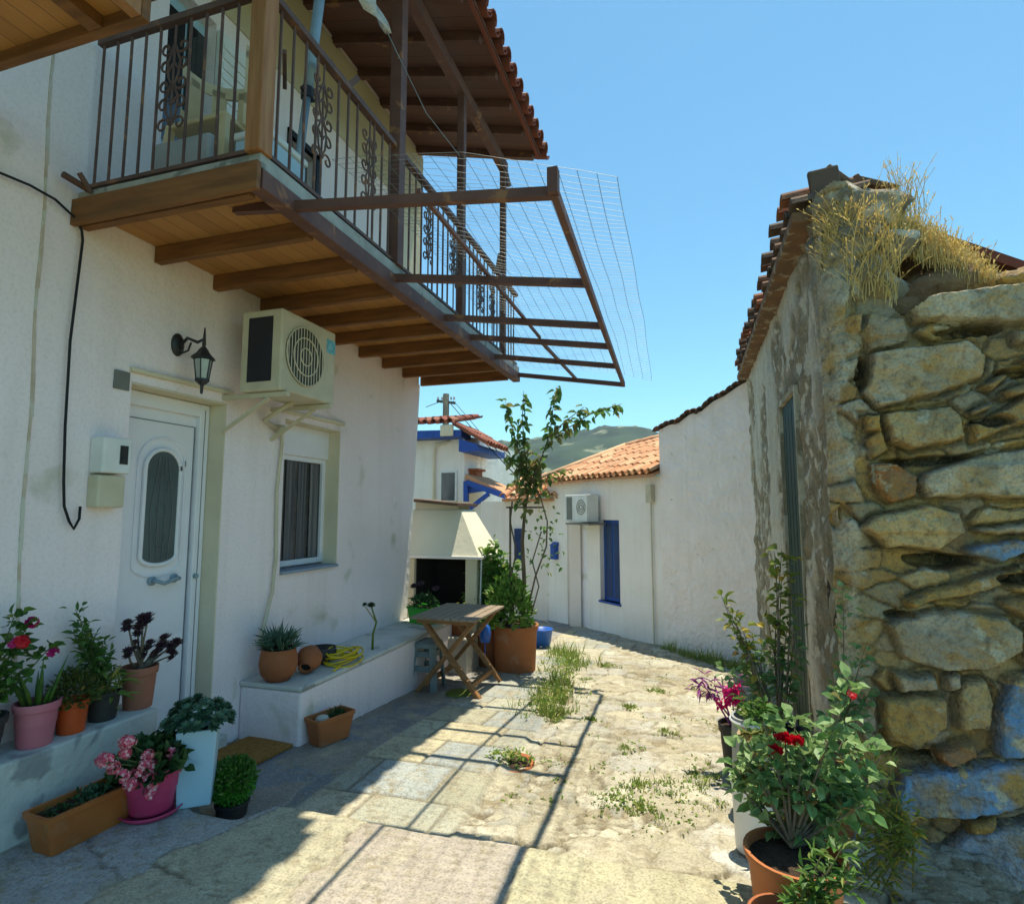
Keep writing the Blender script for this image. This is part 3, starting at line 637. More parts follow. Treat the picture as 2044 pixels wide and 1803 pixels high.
for i in range(13):
    u_=-.18+.03*i;v_=math.sqrt(max(.0001,.04-u_*u_));b.tube([(xa+.012,yc+u_,zc2-v_),(xa+.012,yc+u_,zc2+v_)],.0035,4)
b.build('fan_guard','ac_cream',ac)
b=MB();b.box((xa+.001,yB-.11,zB-.17),(xa+.004,yB-.01,zB-.07));b.build('sticker','cyan_sticker',ac)
for y in(yA+.06,yB-.06):
    b=MB();b.bar((W,y,zA-.02),(xa+.02,y,zA-.02),.03,.03);b.bar((W+.0,y,zA-.25),(-2.62,y,zA-.035),.02,.02);b.build('bracket','ac_cream',ac)
P0=[(-2.7,yB-.2,zA),(-2.8,yB-.22,zA-.06),(-2.94,yB-.2,2.1),(-2.97,3.62,2.05)]
hp=[(-2.96,3.62,2.08),(-2.975,3.66,1.96),(-2.98,3.63,1.6),(-2.98,3.65,1.1),(-2.975,3.62,.85),(-2.97,3.54,.62),(-2.95,3.47,.5)]
b=MB();b.tube(P0,.018,8);b.tube(hp,.012,8);b.lathe((-2.965,3.62,2.06),[(.0,-.03),(.035,-.03),(.035,.03),(0,.03)],12);tag(b.build('drain_hose','ac_cream',smooth=True,origin=(-2.98,3.62,.5)),'pale hose running down the wall from the air conditioner','hose')
# ---- lantern
lt=thing('wall_lantern',(-3,2.68,2.5),'black iron wall lantern with glass panes above the white door','lantern')
lx,ly=-2.82,2.73
b=MB();b.lathe((-2.998,2.70,2.46),[(.0,.02),(.03,.018),(.045,.008),(.045,0)],16,Matrix.Rotation(R(90),3,'Y')@Matrix.Scale(1.6,3,Vector((1,0,0))));b.build('wall_plate','black_iron',lt,smooth=True)
b=MB();b.tube([(-2.99,2.70,2.44),(-2.93,2.71,2.50),(-2.86,2.72,2.47),(lx,ly,2.49),(lx,ly,2.44)],.010,8);b.tube([(-2.98,2.7,2.40),(-2.92,2.71,2.42),(-2.9,2.71,2.47)],.006,6);b.tube([(lx,ly,2.45),(lx,ly,2.56)],[.012,.004],8);b.build('arm','black_iron',lt,smooth=True)
def zs(z): return 2.40+(z-2.40)*.82
b=MB();b.lathe((lx,ly,0),[(.012,zs(2.45)),(.025,zs(2.43)),(.04,zs(2.40)),(.066,zs(2.37)),(.07,zs(2.355)),(.0,zs(2.355))],6);b.build('cap','black_iron',lt)
b=MB();b.lathe((lx,ly,0),[(.049,zs(2.35)),(.033,zs(2.20))],6);b.build('glass','lantern_glass',lt)
b=MB()
for i in range(6):
    t=i*math.pi/3;b.tube([(lx+.052*math.cos(t),ly+.052*math.sin(t),zs(2.355)),(lx+.035*math.cos(t),ly+.035*math.sin(t),zs(2.20))],.004,5)
b.lathe((lx,ly,0),[(.04,zs(2.205)),(.04,zs(2.19)),(.024,zs(2.17)),(.01,zs(2.155)),(.008,zs(2.1)),(.0,zs(2.09))],8);b.build('cage','black_iron',lt)
# ---- meter box, vent, cable
mb_=thing('meter_box',(-2.98,2.3,1.65),'white electricity meter box with small dark window left of the door','meter box')
b=MB();b.box((W,2.21,1.64),(W+.10,2.37,1.83));b.build('upper_box','white_paint',mb_,bevel=.01)
b=MB();b.box((W,2.21,1.46),(W+.08,2.36,1.63));b.build('lower_box','ac_cream',mb_,bevel=.01)
b=MB();b.box((W+.101,2.30,1.69),(W+.104,2.345,1.79));b.build('meter_window','pane_dark',mb_)
b=MB();b.box((W,2.31,2.11),(W+.012,2.40,2.215));o=tag(b.build('wall_vent','grey_grille',origin=(W,2.35,2.1),bevel=.003),'small grey square vent cover above left of the white door','vent')
b=MB();pts=[onx(*p,W+.03) for p in((-90,300),(0,345),(60,370),(110,398),(150,435),(163,460),(165,480),(155,560),(140,680),(130,850),(127,960),(128,1010),(138,1040),(147,1055),(158,1035),(160,1010))];b.tube(pts,.0065,8)
tag(b.build('power_cable','cable_black',smooth=True,origin=pts[7]),'thick black cable hanging in a loop down the white wall','cable')
# ============================================================ helper: pots & plants
def pot(name,c,r,h,m,label,cat='flower pot',taper=.78,rim=.02,n=30,group=None,soil=True,rimh=.2):
    x,y,z=c;t=thing(name,c,label,cat,group)
    b=MB();rb_=r*taper
    b.lathe(c,[(0,0),(rb_*.96,0),(rb_,.008),(lerp(rb_,r,1-rimh)*.985,h*(1-rimh)),(r*1.03,h*(1-rimh)+.004),(r*1.06,h-.006),(r*1.05,h),(r*.97,h),(r*.95,h-.015),(r*.9,h*.5)],n)
    b.build('pot',m,t,smooth=False,auto=True)
    if soil:
        b=MB();b.lathe((x,y,z+h-.03),[(0,.012),(r*.5,.008),(r*.94,0)],n);b.build('soil','soil',t,smooth=True)
    return t
def trough(name,c,L,Wd,H,m,label,rz=0,taper=.85,cat='planter',group=None):
    t=thing(name,c,label,cat,group);cx,cy,cz=c
    rot=Matrix.Rotation(rz,3,'Z')
    def ring_(l,w_,z,rad=.02):
        P=[]
        for sx,sy,a0 in((1,1,0),(-1,1,90),(-1,-1,180),(1,-1,270)):
            for k in range(4):
                a=R(a0+30*k);P.append(rot@Vector((sx*(w_/2-rad)+rad*math.cos(a),sy*(l/2-rad)+rad*math.sin(a),0))+Vector((cx,cy,cz+z)))
        return P
    rings=[ring_(L*taper,Wd*taper,0),ring_(L*(taper+1)/2,Wd*(taper+1)/2,H*.5),ring_(L*.985,Wd*.98,H*.84),ring_(L*1.02,Wd*1.04,H*.86),ring_(L*1.03,Wd*1.06,H),ring_(L*.96,Wd*.9,H),ring_(L*.93,Wd*.86,H*.8)]
    b=MB();vs=[v for r_ in rings for v in r_];n=16
    fs=[(i*n+j,i*n+(j+1)%n,(i+1)*n+(j+1)%n,(i+1)*n+j) for i in range(len(rings)-1) for j in range(n)]+[tuple(range(n-1,-1,-1))]
    b.add(vs,fs);b.build('box',m,t,auto=True)
    b=MB();b.add(ring_(L*.94,Wd*.88,H*.84),[tuple(range(n))]);b.build('soil','soil',t)
    return t
def mound(parent,c,r,h,m,n,L,w,name='foliage',low=0,up=.6):
    b=MB();c=Vector(c)
    for i in range(n):
        a=U(0,6.283);q=U(low,1);k=math.sqrt(U(.25,1));el_=math.asin(min(1,q))
        d=Vector((math.cos(a)*math.cos(el_),math.sin(a)*math.cos(el_),math.sin(el_)))
        p=c+Vector((d.x*r*k,d.y*r*k,d.z*h*k));dd=(d+Vector((U(-.6,.6),U(-.6,.6),up*U(0,1)))).normalized()
        b.leaf(p,dd,L*U(.7,1.25),w*U(.7,1.2),nrm=d+Vector((U(-.5,.5),U(-.5,.5),.4)))
    return b.build(name,m,parent)
def flower(mb,p,r,n=7,up=(0,0,1)):
    p=Vector(p);up=Vector(up).normalized();a=up.cross(Vector((.3,1,.1))).normalized();c=a.cross(up)
    for i in range(n):
        t=6.283*i/n+U(-.2,.2);d=a*math.cos(t)+c*math.sin(t)+up*.25;mb.leaf(p,d,r,r*.75,nrm=up,fold=.1,droop=.1)
def cluster(mb,p,r,k=14,fr=.014):
    for i in range(k):
        d=Vector((U(-1,1),U(-1,1),U(-.6,1))).normalized();flower(mb,Vector(p)+d*r*U(.5,1),fr*1.7,5,d)
def rosette(mb,p,r,up=(0,0,1),layers=4,n=9):
    p=Vector(p);up=Vector(up).normalized();a=up.cross(Vector((.3,1,.1))).normalized();c=a.cross(up)
    for l in range(layers):
        for i in range(n):
            t=6.283*(i+l*.5)/n;e=.15+.3*l;d=(a*math.cos(t)+c*math.sin(t))*math.cos(e)+up*math.sin(e);mb.leaf(p+up*.004*l,d,r*(1-.18*l),r*.42,nrm=up,fold=.15,droop=-.08)
def stems(parent,base,tips,m='stem_green',r=.004,name='stems'):
    b=MB();base=Vector(base)
    for t in tips:
        t=Vector(t);mid=base.lerp(t,.5)+Vector((U(-.03,.03),U(-.03,.03),0));b.tube([base+Vector((U(-.02,.02),U(-.02,.02),0)),mid,t],[r*1.3,r,r*.6],5)
    return b.build(name,m,parent)
def bush(parent,base,tips,mleaf,L,w,dens=60,mstem='stem_green',r=.005,spread=.05,start=.25,lname='foliage'):
    b=MB();lb=MB();base=Vector(base)
    for t in tips:
        t=Vector(t);ln=(t-base).length;mid=base.lerp(t,.5)+Vector((U(-.06,.06),U(-.06,.06),.03))*ln
        pts=[base*(1-s)*(1-s)+mid*2*s*(1-s)+t*s*s for s in [i/6 for i in range(7)]];b.tube(pts,[r*(1.4-1.1*i/6) for i in range(7)],5)
        for i in range(int(dens*ln)):
            s=U(start,1);p=base*(1-s)*(1-s)+mid*2*s*(1-s)+t*s*s;d=Vector((U(-1,1),U(-1,1),U(-.3,.8))).normalized();p=p+d*U(0,spread);lb.leaf(p,d,L*U(.6,1.2),w*U(.7,1.2))
    b.build('stems',mstem,parent);return lb.build(lname,mleaf,parent)
ZL=.40
# rose-pink pot with aloe & flowers
c=(-2.85,1.95,ZL);t=pot('flower_pot',c,.085,.19,'pot_rose','rose pink pot with fleshy green spikes on the ledge beside the orange pot')
b=MB()
for i in range(16):
    a=U(0,6.28);e=U(.9,1.4);b.spike((c[0]+.04*math.cos(a),c[1]+.04*math.sin(a),ZL+.16),(math.cos(a)*math.cos(e),math.sin(a)*math.cos(e),math.sin(e)),U(.12,.24),.022)
b.build('spikes','leaf_mid',t,smooth=True)
# plant behind with magenta flowers
c=(-2.89,1.74,ZL);t=pot('flower_pot',c,.10,.18,'pot_dark','dark pot of leafy geranium with magenta flowers at the left edge of the ledge')
bush(t,(c[0],c[1],ZL+.16),[onx(10,1310,-2.85),onx(40,1290,-2.85),onx(60,1240,-2.85),onx(30,1225,-2.88),onx(-20,1290,-2.85),onx(5,1350,-2.8),onx(100,1290,-2.83),onx(55,1330,-2.8)],'leaf_mid',.05,.04,90,spread=.05)
for q_,r_ in((onx(66,1240,-2.82),.024),(onx(105,1300,-2.82),.02),(onx(30,1282,-2.82),.02)):
    b=MB();cluster(b,q_,r_,11,.011);b.build('flower_head','petal_magenta',t)
b=MB();cluster(b,onx(45,1280,-2.8),.03,14,.012);b.build('flower_head','petal_red',t)
# orange pot with mossy mound
c=(-2.85,2.11,ZL);t=pot('flower_pot',c,.068,.15,'pot_orange','small bright orange pot with mossy green mound on the ledge',taper=.82)
mound(t,(c[0],c[1],ZL+.15),.105,.14,'moss_plant',900,.028,.01,low=-.2)
# dark pot w/ leafy plant
c=(-2.87,2.28,ZL);t=pot('flower_pot',c,.075,.14,'pot_dark','black pot of tall bushy leaves on the ledge between orange and terracotta pots')
bush(t,(c[0],c[1],ZL+.13),[onx(*p,-2.88) for p in((150,1215),(145,1260),(165,1290),(185,1270),(205,1280),(215,1310),(180,1310),(230,1330),(210,1350),(160,1240),(225,1370))],'leaf_mid',.045,.022,130,spread=.04)
bush(t,(c[0]+.02,c[1],ZL+.05),[onx(*p,-2.78) for p in((225,1340),(240,1350),(215,1360),(235,1370))],'leaf_yellowgreen',.09,.02,70,spread=.03,start=.1)
# terracotta with aeonium
c=(-2.865,2.47,ZL);t=pot('flower_pot',c,.085,.215,'terracotta_pink','terracotta pot of dark purple rosettes on the ledge next to the door',taper=.8)
tp=[onx(*p,-2.85) for p in((255,1245),(285,1235),(296,1232),(270,1285),(300,1285),(320,1290),(340,1290),(345,1305),(285,1300),(255,1300),(330,1275),(310,1305),(275,1255),(352,1283))]
stems(t,(c[0],c[1],ZL+.2),tp,'bark',.006);b=MB()
for p in tp:
    rosette(b,p,U(.035,.05),(U(-.3,.6),U(-.5,.1),1),4,9);rosette(b,p-Vector((0,0,.025)),U(.03,.045),(U(-.5,.5),-.5,1),3,8)
b.build('rosettes','leaf_purple',t)
# blue planter + succulent
c=(-2.335,2.36,.05)
t=thing('square_planter',c,'tall pale blue square planter with dark green succulent by the doorstep','planter')
b=MB();rz=R(38);rot=Matrix.Rotation(rz,3,'Z');s0,s1,h=.072,.088,.35
vs=[]
for s_,z in((s0,0),(s1,h),(s1-.012,h),(s1-.02,h-.06)):
    for sx,sy in((-1,-1),(1,-1),(1,1),(-1,1)): vs.append(rot@Vector((sx*s_,sy*s_,z))+Vector(c))
b.add(vs,[(3,2,1,0)]+[(i*4+j,i*4+(j+1)%4,(i+1)*4+(j+1)%4,(i+1)*4+j) for i in range(3) for j in range(4)]);b.build('box','pot_blueish',t,bevel=.008)
b=MB();b.add([rot@Vector((sx*.078,sy*.078,h-.03))+Vector(c) for sx,sy in((-1,-1),(1,-1),(1,1),(-1,1))],[(0,1,2,3)]);b.build('soil','soil',t)
b=MB()
for i in range(70):
    a=U(0,6.28);k=math.sqrt(U(0,1));z=.42+.09*(1-k*k)+U(-.03,.02);rosette(b,(c[0]-.01+.155*k*math.cos(a),c[1]+.135*k*math.sin(a),z),U(.035,.05),(math.cos(a)*k*.8,math.sin(a)*k*.8,1),3,8)
b.build('rosettes','leaf_succ',t)
b=MB();flower(b,(c[0]+.07,c[1]-.1,.5),.012,5);flower(b,(c[0]+.09,c[1]-.07,.51),.011,5);b.build('flowers','pot_white',t)
# pink geranium
c=(-2.44,2.21,.05);t=pot('flower_pot',(c[0],c[1],.07),.122,.2,'pot_magenta','magenta pink pot on a saucer full of pink and white geraniums',taper=.75)
b=MB();b.lathe((c[0],c[1],.052),[(0,0),(.11,0),(.135,.025),(.13,.028),(.11,.008),(0,.008)],28);b.build('saucer','pot_magenta',t,smooth=True)
mound(t,(c[0],c[1],.25),.16,.12,'leaf_dark',420,.05,.045,low=-.1)
b=MB()
fl=[onx(*p,-2.36) for p in((250,1480),(193,1520),(235,1530),(290,1520),(300,1505),(285,1550),(365,1515),(350,1522),(275,1545),(310,1555),(295,1530),(260,1475),(255,1500),(310,1525),(325,1545),(300,1570),(270,1560),(330,1500),(225,1510),(340,1540),(285,1585),(250,1545))]
for p in fl: b=MB();cluster(b,p+Vector((U(-.02,.03),U(-.03,.02),0)),.026,16,.010);b.build('flower_head','petal_pink',t)
stems(t,(c[0],c[1],.24),fl,'stem_green',.003)
# long trough
c=(-2.57,2.01,.05);t=trough('long_planter',c,.43,.165,.16,'trough_plastic','long terracotta plastic planter lying on the concrete at the lower left',rz=R(-4),cat='planter')
mound(t,(c[0],c[1]+.02,.17),.06,.05,'leaf_succ',60,.035,.02);b=MB()
for i in range(160):
    b.leaf((c[0]+U(-.055,.055),c[1]+U(-.19,.2),.185+U(0,.02)),(U(-1,1),U(-1,1),U(0,.8)),U(.015,.035),.014)
b.build('seedlings','leaf_dark',t)
# basil ball
q=onz(465,1562,.06);c=(q.x,q.y,-.13);t=pot('flower_pot',c,.08,.11,'pot_dark','dark pot with round bright green basil ball by the step',taper=.85)
mound(t,(c[0],c[1],.065),.105,.105,'leaf_basil',2700,.018,.012,low=-.98,up=.1);mound(t,(c[0]+.012,c[1]-.01,.085),.108,.105,'leaf_mid',700,.024,.013,low=-.3,up=.6);mound(t,(c[0]-.015,c[1],.07),.112,.11,'leaf_basil',500,.026,.014,low=-.5,up=.8)
# doormat
b=MB();q=[onz(*p,-.07) for p in((440,1498),(520,1532),(572,1497),(490,1462))]
b.box((-2.93,2.98,-.088),(-2.55,3.36,-.068),rz=R(-6));tag(b.build('doormat','straw_mat',origin=(-2.75,3.15,-.08),bevel=.004),'brown straw doormat in front of the white door','doormat')
# ---- bench
bn=thing('stone_bench',(-2.75,4.5,-.2),'low whitewashed masonry bench with grey top along the house front','bench')
b=MB();b.box((W+.003,3.36,-.45),(-2.5,5.9,.25));b.build('base','plaster',bn,bevel=.02);b=MB();b.box((W+.003,3.35,.252),(-2.49,5.9,.285));b.build('top','concrete_white',bn,bevel=.01)
ZBn=.286
c=(-2.76,3.45,ZBn);t=thing('clay_pot',c,'round brown clay pot with spiky blue green succulent on bench end','flower pot')
b=MB();b.lathe(c,[(0,0),(.075,0),(.115,.05),(.128,.11),(.122,.17),(.112,.2),(.12,.215),(.105,.215),(.1,.18)],28);b.build('pot','terracotta',t,smooth=True);b=MB();b.lathe((c[0],c[1],c[2]+.195),[(0,.01),(.1,0)],20);b.build('soil','soil',t)
b=MB()
for i in range(240):
    a=U(0,6.28);e=U(.15,1.5);k=U(0,.1);b.spike((c[0]+k*math.cos(a),c[1]+k*math.sin(a),c[2]+.2+U(0,.09)),(math.cos(a)*math.cos(e),math.sin(a)*math.cos(e),math.sin(e)),U(.06,.13),.012)
b.build('spikes','leaf_spiky',t,smooth=True)
c=(-2.68,3.68,ZBn+.095);t=thing('clay_jug',(c[0],c[1],ZBn),'clay jug lying on its side with its dark mouth towards the lane','jug')
mt=Matrix.Rotation(R(118),3,Vector((1,.35,0)));b=MB();b.lathe(c,[(.0,-.09),(.05,-.085),(.088,-.03),(.09,.02),(.06,.07),(.04,.085),(.05,.1),(.04,.1),(.03,.08)],24,mt);b.build('body','terracotta',t,smooth=True)
b=MB();b.lathe(c,[(0,.082),(.036,.084)],16,mt);b.build('mouth','soot_mouth_shade',t)  # flat dark disc standing in for the shade inside the jug
c=(-2.74,3.92,ZBn);b=MB();b.lathe(c,[(0,0),(.05,0),(.1,.06),(.105,.12),(.095,.12),(.09,.07),(0,.02)],24);tag(b.build('bowl','pot_dark',smooth=True,origin=c),'black bowl on the bench behind the clay jug','bowl')
c=(-2.60,4.0,ZBn);b=MB()
for k in range(9):
    r_=U(.07,.12);tx=U(-.03,.03);ty=U(-.05,.05);b.tube([(c[0]+tx+r_*math.cos(t_),c[1]+ty+r_*1.4*math.sin(t_),ZBn+.012+.01*k+.012*math.sin(2*t_+k)) for t_ in np.linspace(0,6.28,22)],.007,6)
b.tube([(c[0]+.05,c[1]-.1,ZBn+.02),(c[0]+.09,c[1]-.2,ZBn+.02),(c[0]+.1,c[1]-.28,ZBn+.012)],.007,6);tag(b.build('yellow_rope','yellow_hose',smooth=True,origin=c),'coil of yellow rope heaped on the bench top','rope')
c=(-2.60,4.42,ZBn);t=thing('potted_sprig',c,'single pale stem with a small dark rosette standing on the bench','plant')
b=MB();p=[(c[0],c[1],ZBn),(c[0]-.01,c[1]+.02,ZBn+.12),(c[0]+.02,c[1]+.02,ZBn+.22),(c[0]-.01,c[1]-.02,ZBn+.36)];b.tube(p,[.012,.009,.008,.006],7);b.tube([p[2],(c[0]-.05,c[1]-.05,ZBn+.36)],[.006,.004],6);b.build('stem','leaf_yellowgreen',t,smooth=True)
b=MB();rosette(b,p[3],.045,(.2,-.3,1));rosette(b,(c[0]-.05,c[1]-.05,ZBn+.37),.03,(-.2,-.5,1),3);b.build('rosettes','leaf_dark',t)
c=(-2.38,3.52,-.09);t=trough('small_planter',c,.30,.16,.17,'terracotta_bright','small terracotta planter holding a white stone below the bench',rz=R(-18),taper=.8)
b=MB();b.lathe((c[0]-.02,c[1]-.06,c[2]+.15),[(0,-.03),(.035,-.02),(.048,.0),(.035,.02),(0,.03)],12);b.build('stone','limestone',t,smooth=True)
b=MB()
for i in range(46):
    a=U(0,6.28);b.spike((c[0]+U(-.03,.05),c[1]+U(0,.11),c[2]+.14),(math.cos(a)*.7,math.sin(a)*.7,1),U(.03,.08),.009)
b.build('sprouts','leaf_dark',t)
# green trough by BBQ
c=(-2.70,5.62,ZBn);t=trough('green_planter',c,.32,.22,.17,'green_plastic','bright green plastic planter of dark plants at the far end of the bench',rz=R(70))
mound(t,(c[0],c[1],c[2]+.16),.15,.13,'leaf_dark',160,.05,.03);b=MB()
for p in((840,1165),(826,1170),(870,1175)):
    q=ony(*p,5.6);rosette(b,q,.05,(0,-.6,1),4,9)
b.build('rosettes','leaf_purple',t);
c=(-2.42,5.95,.2);t=pot('flower_pot',(-2.45,5.95,.12),.1,.2,'terracotta','small pot of yellow green succulents between barbecue and table');mound(t,(-2.45,5.95,.3),.16,.12,'leaf_yellowgreen',130,.06,.035)
b=MB();b.box((-2.6,5.78,-.5),(-2.3,6.12,.118));tag(b.build('stone_block','limestone',origin=(-2.45,5.95,-.4),bevel=.02),'pale stone block under the succulent pot beside the barbecue','block')
# ============================================================ TABLE, STOOL
zt=.5;gz=-.22
t=thing('folding_table',(-2.13,5.2,gz),'folding wooden slatted table with crossed legs beside the bench','table')
x0,x1,y0,y1=-2.45,-1.82,4.80,5.62
b=MB();n=8
for i in range(n):
    a=x0+(x1-x0)*i/n;b.box((a+.004,y0,zt-.022),(a+(x1-x0)/n-.004,y1,zt))
b.build('tabletop','wood_greyed',t,bevel=.003)
b=MB();b.box((x0+.04,y0+.05,zt-.06),(x1-.04,y0+.08,zt-.023));b.box((x0+.04,y1-.08,zt-.06),(x1-.04,y1-.05,zt-.023));b.build('apron','wood_table',t)
for y in(y0+.12,y1-.12):
    b=MB();b.bar((x0+.06,y,zt-.03),(x1-.0,y,gz+.02),.035,.06,(0,1,0));b.build('leg','wood_table',t,bevel=.003)
    b=MB();b.bar((x1-.06,y+.04,zt-.03),(x0+.0,y+.04,gz+.02),.035,.06,(0,1,0));b.build('leg','wood_table',t,bevel=.003)
for x_ in(x1-.09,x0+.11):
    b=MB();b.bar((x_,y0+.1,gz+.12),(x_,y1-.1,gz+.12),.03,.04);b.build('stretcher','wood_table',t)
t=thing('plastic_stool',(-2.36,5.05,-.2),'grey green plastic stool with slotted sides between bench and table','stool')
b=MB();c=Vector((-2.42,5.12,-.21))
b.lathe(c+Vector((0,0,.42)),[(0,.02),(.13,.02),(.145,0),(.14,-.03)],24);b.build('seat','stool_plastic',t,smooth=True)
for a in(45,135,225,315):
    b=MB();d=Vector((math.cos(R(a)),math.sin(R(a)),0));b.bar(c+d*.12+Vector((0,0,.41)),c+d*.17,.07,.02,d);b.build('leg','stool_plastic',t,bevel=.004)
b=MB()
for z in(.2,.33):
    for k in range(4):
        a,bb=R(45+90*k),R(135+90*k);rr=.17-.05*z/.42;b.bar(c+Vector((math.cos(a)*rr,math.sin(a)*rr,z)),c+Vector((math.cos(bb)*rr,math.sin(bb)*rr,z)),.012,.05)
b.build('band','stool_plastic',t)
b=MB();q=ony(968,1262,5.7);b.lathe(q,[(0,-.1),(.05,-.09),(.06,-.02),(.05,.06),(.02,.09),(0,.1)],16);b.tube([q+Vector((0,0,-.08)),q+Vector((-.0,0,-.3))],.006,6);tag(b.build('watering_scoop','blue_plastic',smooth=True,origin=q),'blue plastic scoop hanging behind the wooden table','scoop')
c=(-2.13,4.78+.55,-.225)
b=MB();b.lathe((-2.05,5.0,-.215),[(0,0),(.1,0),(.12,.03),(.11,.04),(0,.02)],20);tag(b.build('dish','leaf_yellowgreen',smooth=True,origin=(-2.05,5,-.21)),'pale green dish on the paving under the table','dish')
# ============================================================ BIG POT + VINE
c=(-1.90,6.25,-.295);t=pot('large_pot',c,.245,.50,'terracotta_bright','large terracotta tub with a climbing vine behind the table',rimh=.12,taper=.9)
b=MB()
for i in range(14):
    a=U(0,6.28);k=U(.1,.2);p=Vector((c[0]+k*math.cos(a),c[1]+k*math.sin(a),.2));b.lathe(p,[(0,-.02),(.03,0),(0,.025)],7)
b.build('pebbles','limestone',t,smooth=True)
Y0=6.25;v=lambda px,py,dy=0:ony(px,py,Y0+dy)
vn=MB()
vn.tube([v(1040,1225),v(1046,1160,.02),v(1042,1080),v(1048,1010,.03),v(1060,960)],[.026,.024,.02,.016,.012],9)
vn.tube([v(1050,1230),v(1068,1150),v(1090,1090),v(1092,1040),v(1078,990),v(1062,960)],[.01,.01,.009,.008,.008,.008],6)
vn.tube([v(1060,1225),v(1075,1170),v(1062,1120),v(1080,1060)],[.008]*4,6)
vn.tube([v(1025,1225),v(1020,1150),v(1030,1100),v(1018,1040),v(1022,1000)],[.009]*5,6)
br=[[(1060,960),(1035,900),(1018,840),(1008,800)],[(1050,980),(1045,880),(1042,830),(1045,780)],[(1062,960),(1085,900),(1098,860),(1105,800),(1112,770)],[(1098,870),(1140,850),(1185,822),(1240,806)],[(1105,860),(1135,835),(1165,812)],[(1060,950),(1030,930),(1005,900)],[(1065,960),(1100,945),(1140,935)],[(1050,970),(1020,960)]]
lf=MB();lf2=MB()
for k,bb in enumerate(br):
    pts=[v(p[0],p[1],U(-.1,.1)) for p in bb];vn.tube(pts,[.008-.0045*i/(len(pts)-1) for i in range(len(pts))],5)
    for i in range(len(pts)-1):
        L_=(pts[i+1]-pts[i]).length;cnt=int(L_*(58 if k not in(6,7) else 45))
        for j in range(cnt):
            p=pts[i].lerp(pts[i+1],U(0,1));(lf if (k<6 and i>0) or U(0,1)<.2 else lf2).leaf(p+Vector((U(-.03,.03),U(-.05,.05),U(-.05,.02))),(U(-1,1),U(-1,1),U(-1.2,.2)),U(.08,.13),U(.05,.075))
for i in range(130):
    k=U(0,1);p=v(lerp(1060,1046,k)+random.gauss(0,16),lerp(915,1010,k)+random.gauss(0,14),U(-.12,.12))
    (lf if U(0,1)<.35 else lf2).leaf(p,(U(-1,1),U(-1,1),U(-1,.6)),U(.07,.12),U(.045,.07))
for i in range(60):
    p=v(1085+random.gauss(0,22),1065+random.gauss(0,45),U(-.1,.1));lf.leaf(p,(U(-1,1),U(-1,1),U(-1,.2)),U(.05,.08),.04)
vn.build('vine_stems','bark',t,smooth=True);lf.build('green_leaves','leaf_vine',t);lf2.build('dry_leaves','leaf_dry',t)
mound(t,(-1.95,6.15,.2),.27,.55,'leaf_bright',900,.08,.028)
b=MB();b.tube([v(958,1210,-.05),v(961,1105,-.05)],.009,7);tag(b.build('garden_cane','pot_white',origin=v(958,1210)),'thin white cane standing among the bushes by the barbecue','cane')
b=MB();b.bar(v(1010,1012),v(1085,1012),.02,.02);b.bar(v(1012,1012,.0),v(1012,1012,.9),.02,.02);b.bar(v(1083,1012),v(1083,1012,.9),.02,.02);b.bar(v(1018,1012,.0),v(1018,1012,0)-Vector((0,0,1.35)),.02,.02);tag(b.build('vine_trellis','bark',origin=v(1010,1012)),'thin dark trellis bar holding up the vine','trellis')
c=(-2.25,6.38,-.3);t=pot('large_pot',c,.17,.42,'terracotta','brown tub with leafy green bush between barbecue and vine')
bush(t,(c[0],c[1],.1),[ony(*p,6.35) for p in((945,1150),(955,1110),(985,1080),(990,1120),(965,1140),(1000,1140),(1010,1165),(930,1180),(985,1170),(1025,1150),(1000,1190),(955,1190),(975,1095),(1020,1120),(1035,1180),(1030,1140),(1040,1160),(1000,1105))],'leaf_bright',.085,.055,150,spread=.07,start=.2)
# blue bucket beyond
c=ony(1082,1240,7.8);gz_=GZ(0,7.8)
t=thing('blue_bucket',(c.x,7.8,gz_),'blue plastic bucket on the ground behind the large vine pot','bucket')
b=MB();b.lathe((c.x,7.8,gz_),[(0,0),(.1,0),(.14,.24),(.15,.245),(.15,.26),(.13,.26),(.1,.05)],22);b.build('body','blue_plastic',t,smooth=True)
b=MB();b.tube([(c.x+.14*math.cos(t_),7.8,gz_+.25+.12*math.sin(t_)) for t_ in np.linspace(0,3.14,12)],.005,6);b.build('handle','wire',t)
# ============================================================ BARBECUE
yb=6.15;t=thing('barbecue',(-2.8,6.5,-.3),'white masonry barbecue with sloping hood and dark firebox at the house corner','barbecue')
xl,xr=-3.45,-2.3;zh=.90
b=MB();b.box((xl,yb+.05,-.6),(xr-.04,yb+.75,.28));b.box((xl,yb+.05,.28),(-3.12,yb+.75,zh));b.box((-2.48,yb+.05,.28),(xr-.04,yb+.75,zh));b.box((-3.12,yb+.68,.28),(-2.48,yb+.75,zh));b.build('body','plaster_cream',t,bevel=.01)
b=MB();b.box((-3.118,yb+.66,.285),(-2.482,yb+.678,zh-.005));b.box((-3.118,yb+.1,.283),(-3.105,yb+.66,zh-.005));b.box((-2.495,yb+.1,.283),(-2.482,yb+.66,zh-.005));b.box((-3.1,yb+.1,.283),(-2.5,yb+.66,.29));b.build('firebox','soot_mouth_shade',t)
b=MB();b.box((xl,yb-.0,zh),(xr+.03,yb+.8,zh+.035));b.build('shelf','plaster_far',t,bevel=.006)
x2,x3=-3.25,-2.62;zt2=1.46
A=[(xl,yb+.02,zh+.036),(xr,yb+.02,zh+.036),(xr,yb+.78,zh+.036),(xl,yb+.78,zh+.036),(x2,yb+.25,zt2),(x3,yb+.25,zt2),(x3,yb+.7,zt2),(x2,yb+.7,zt2)]
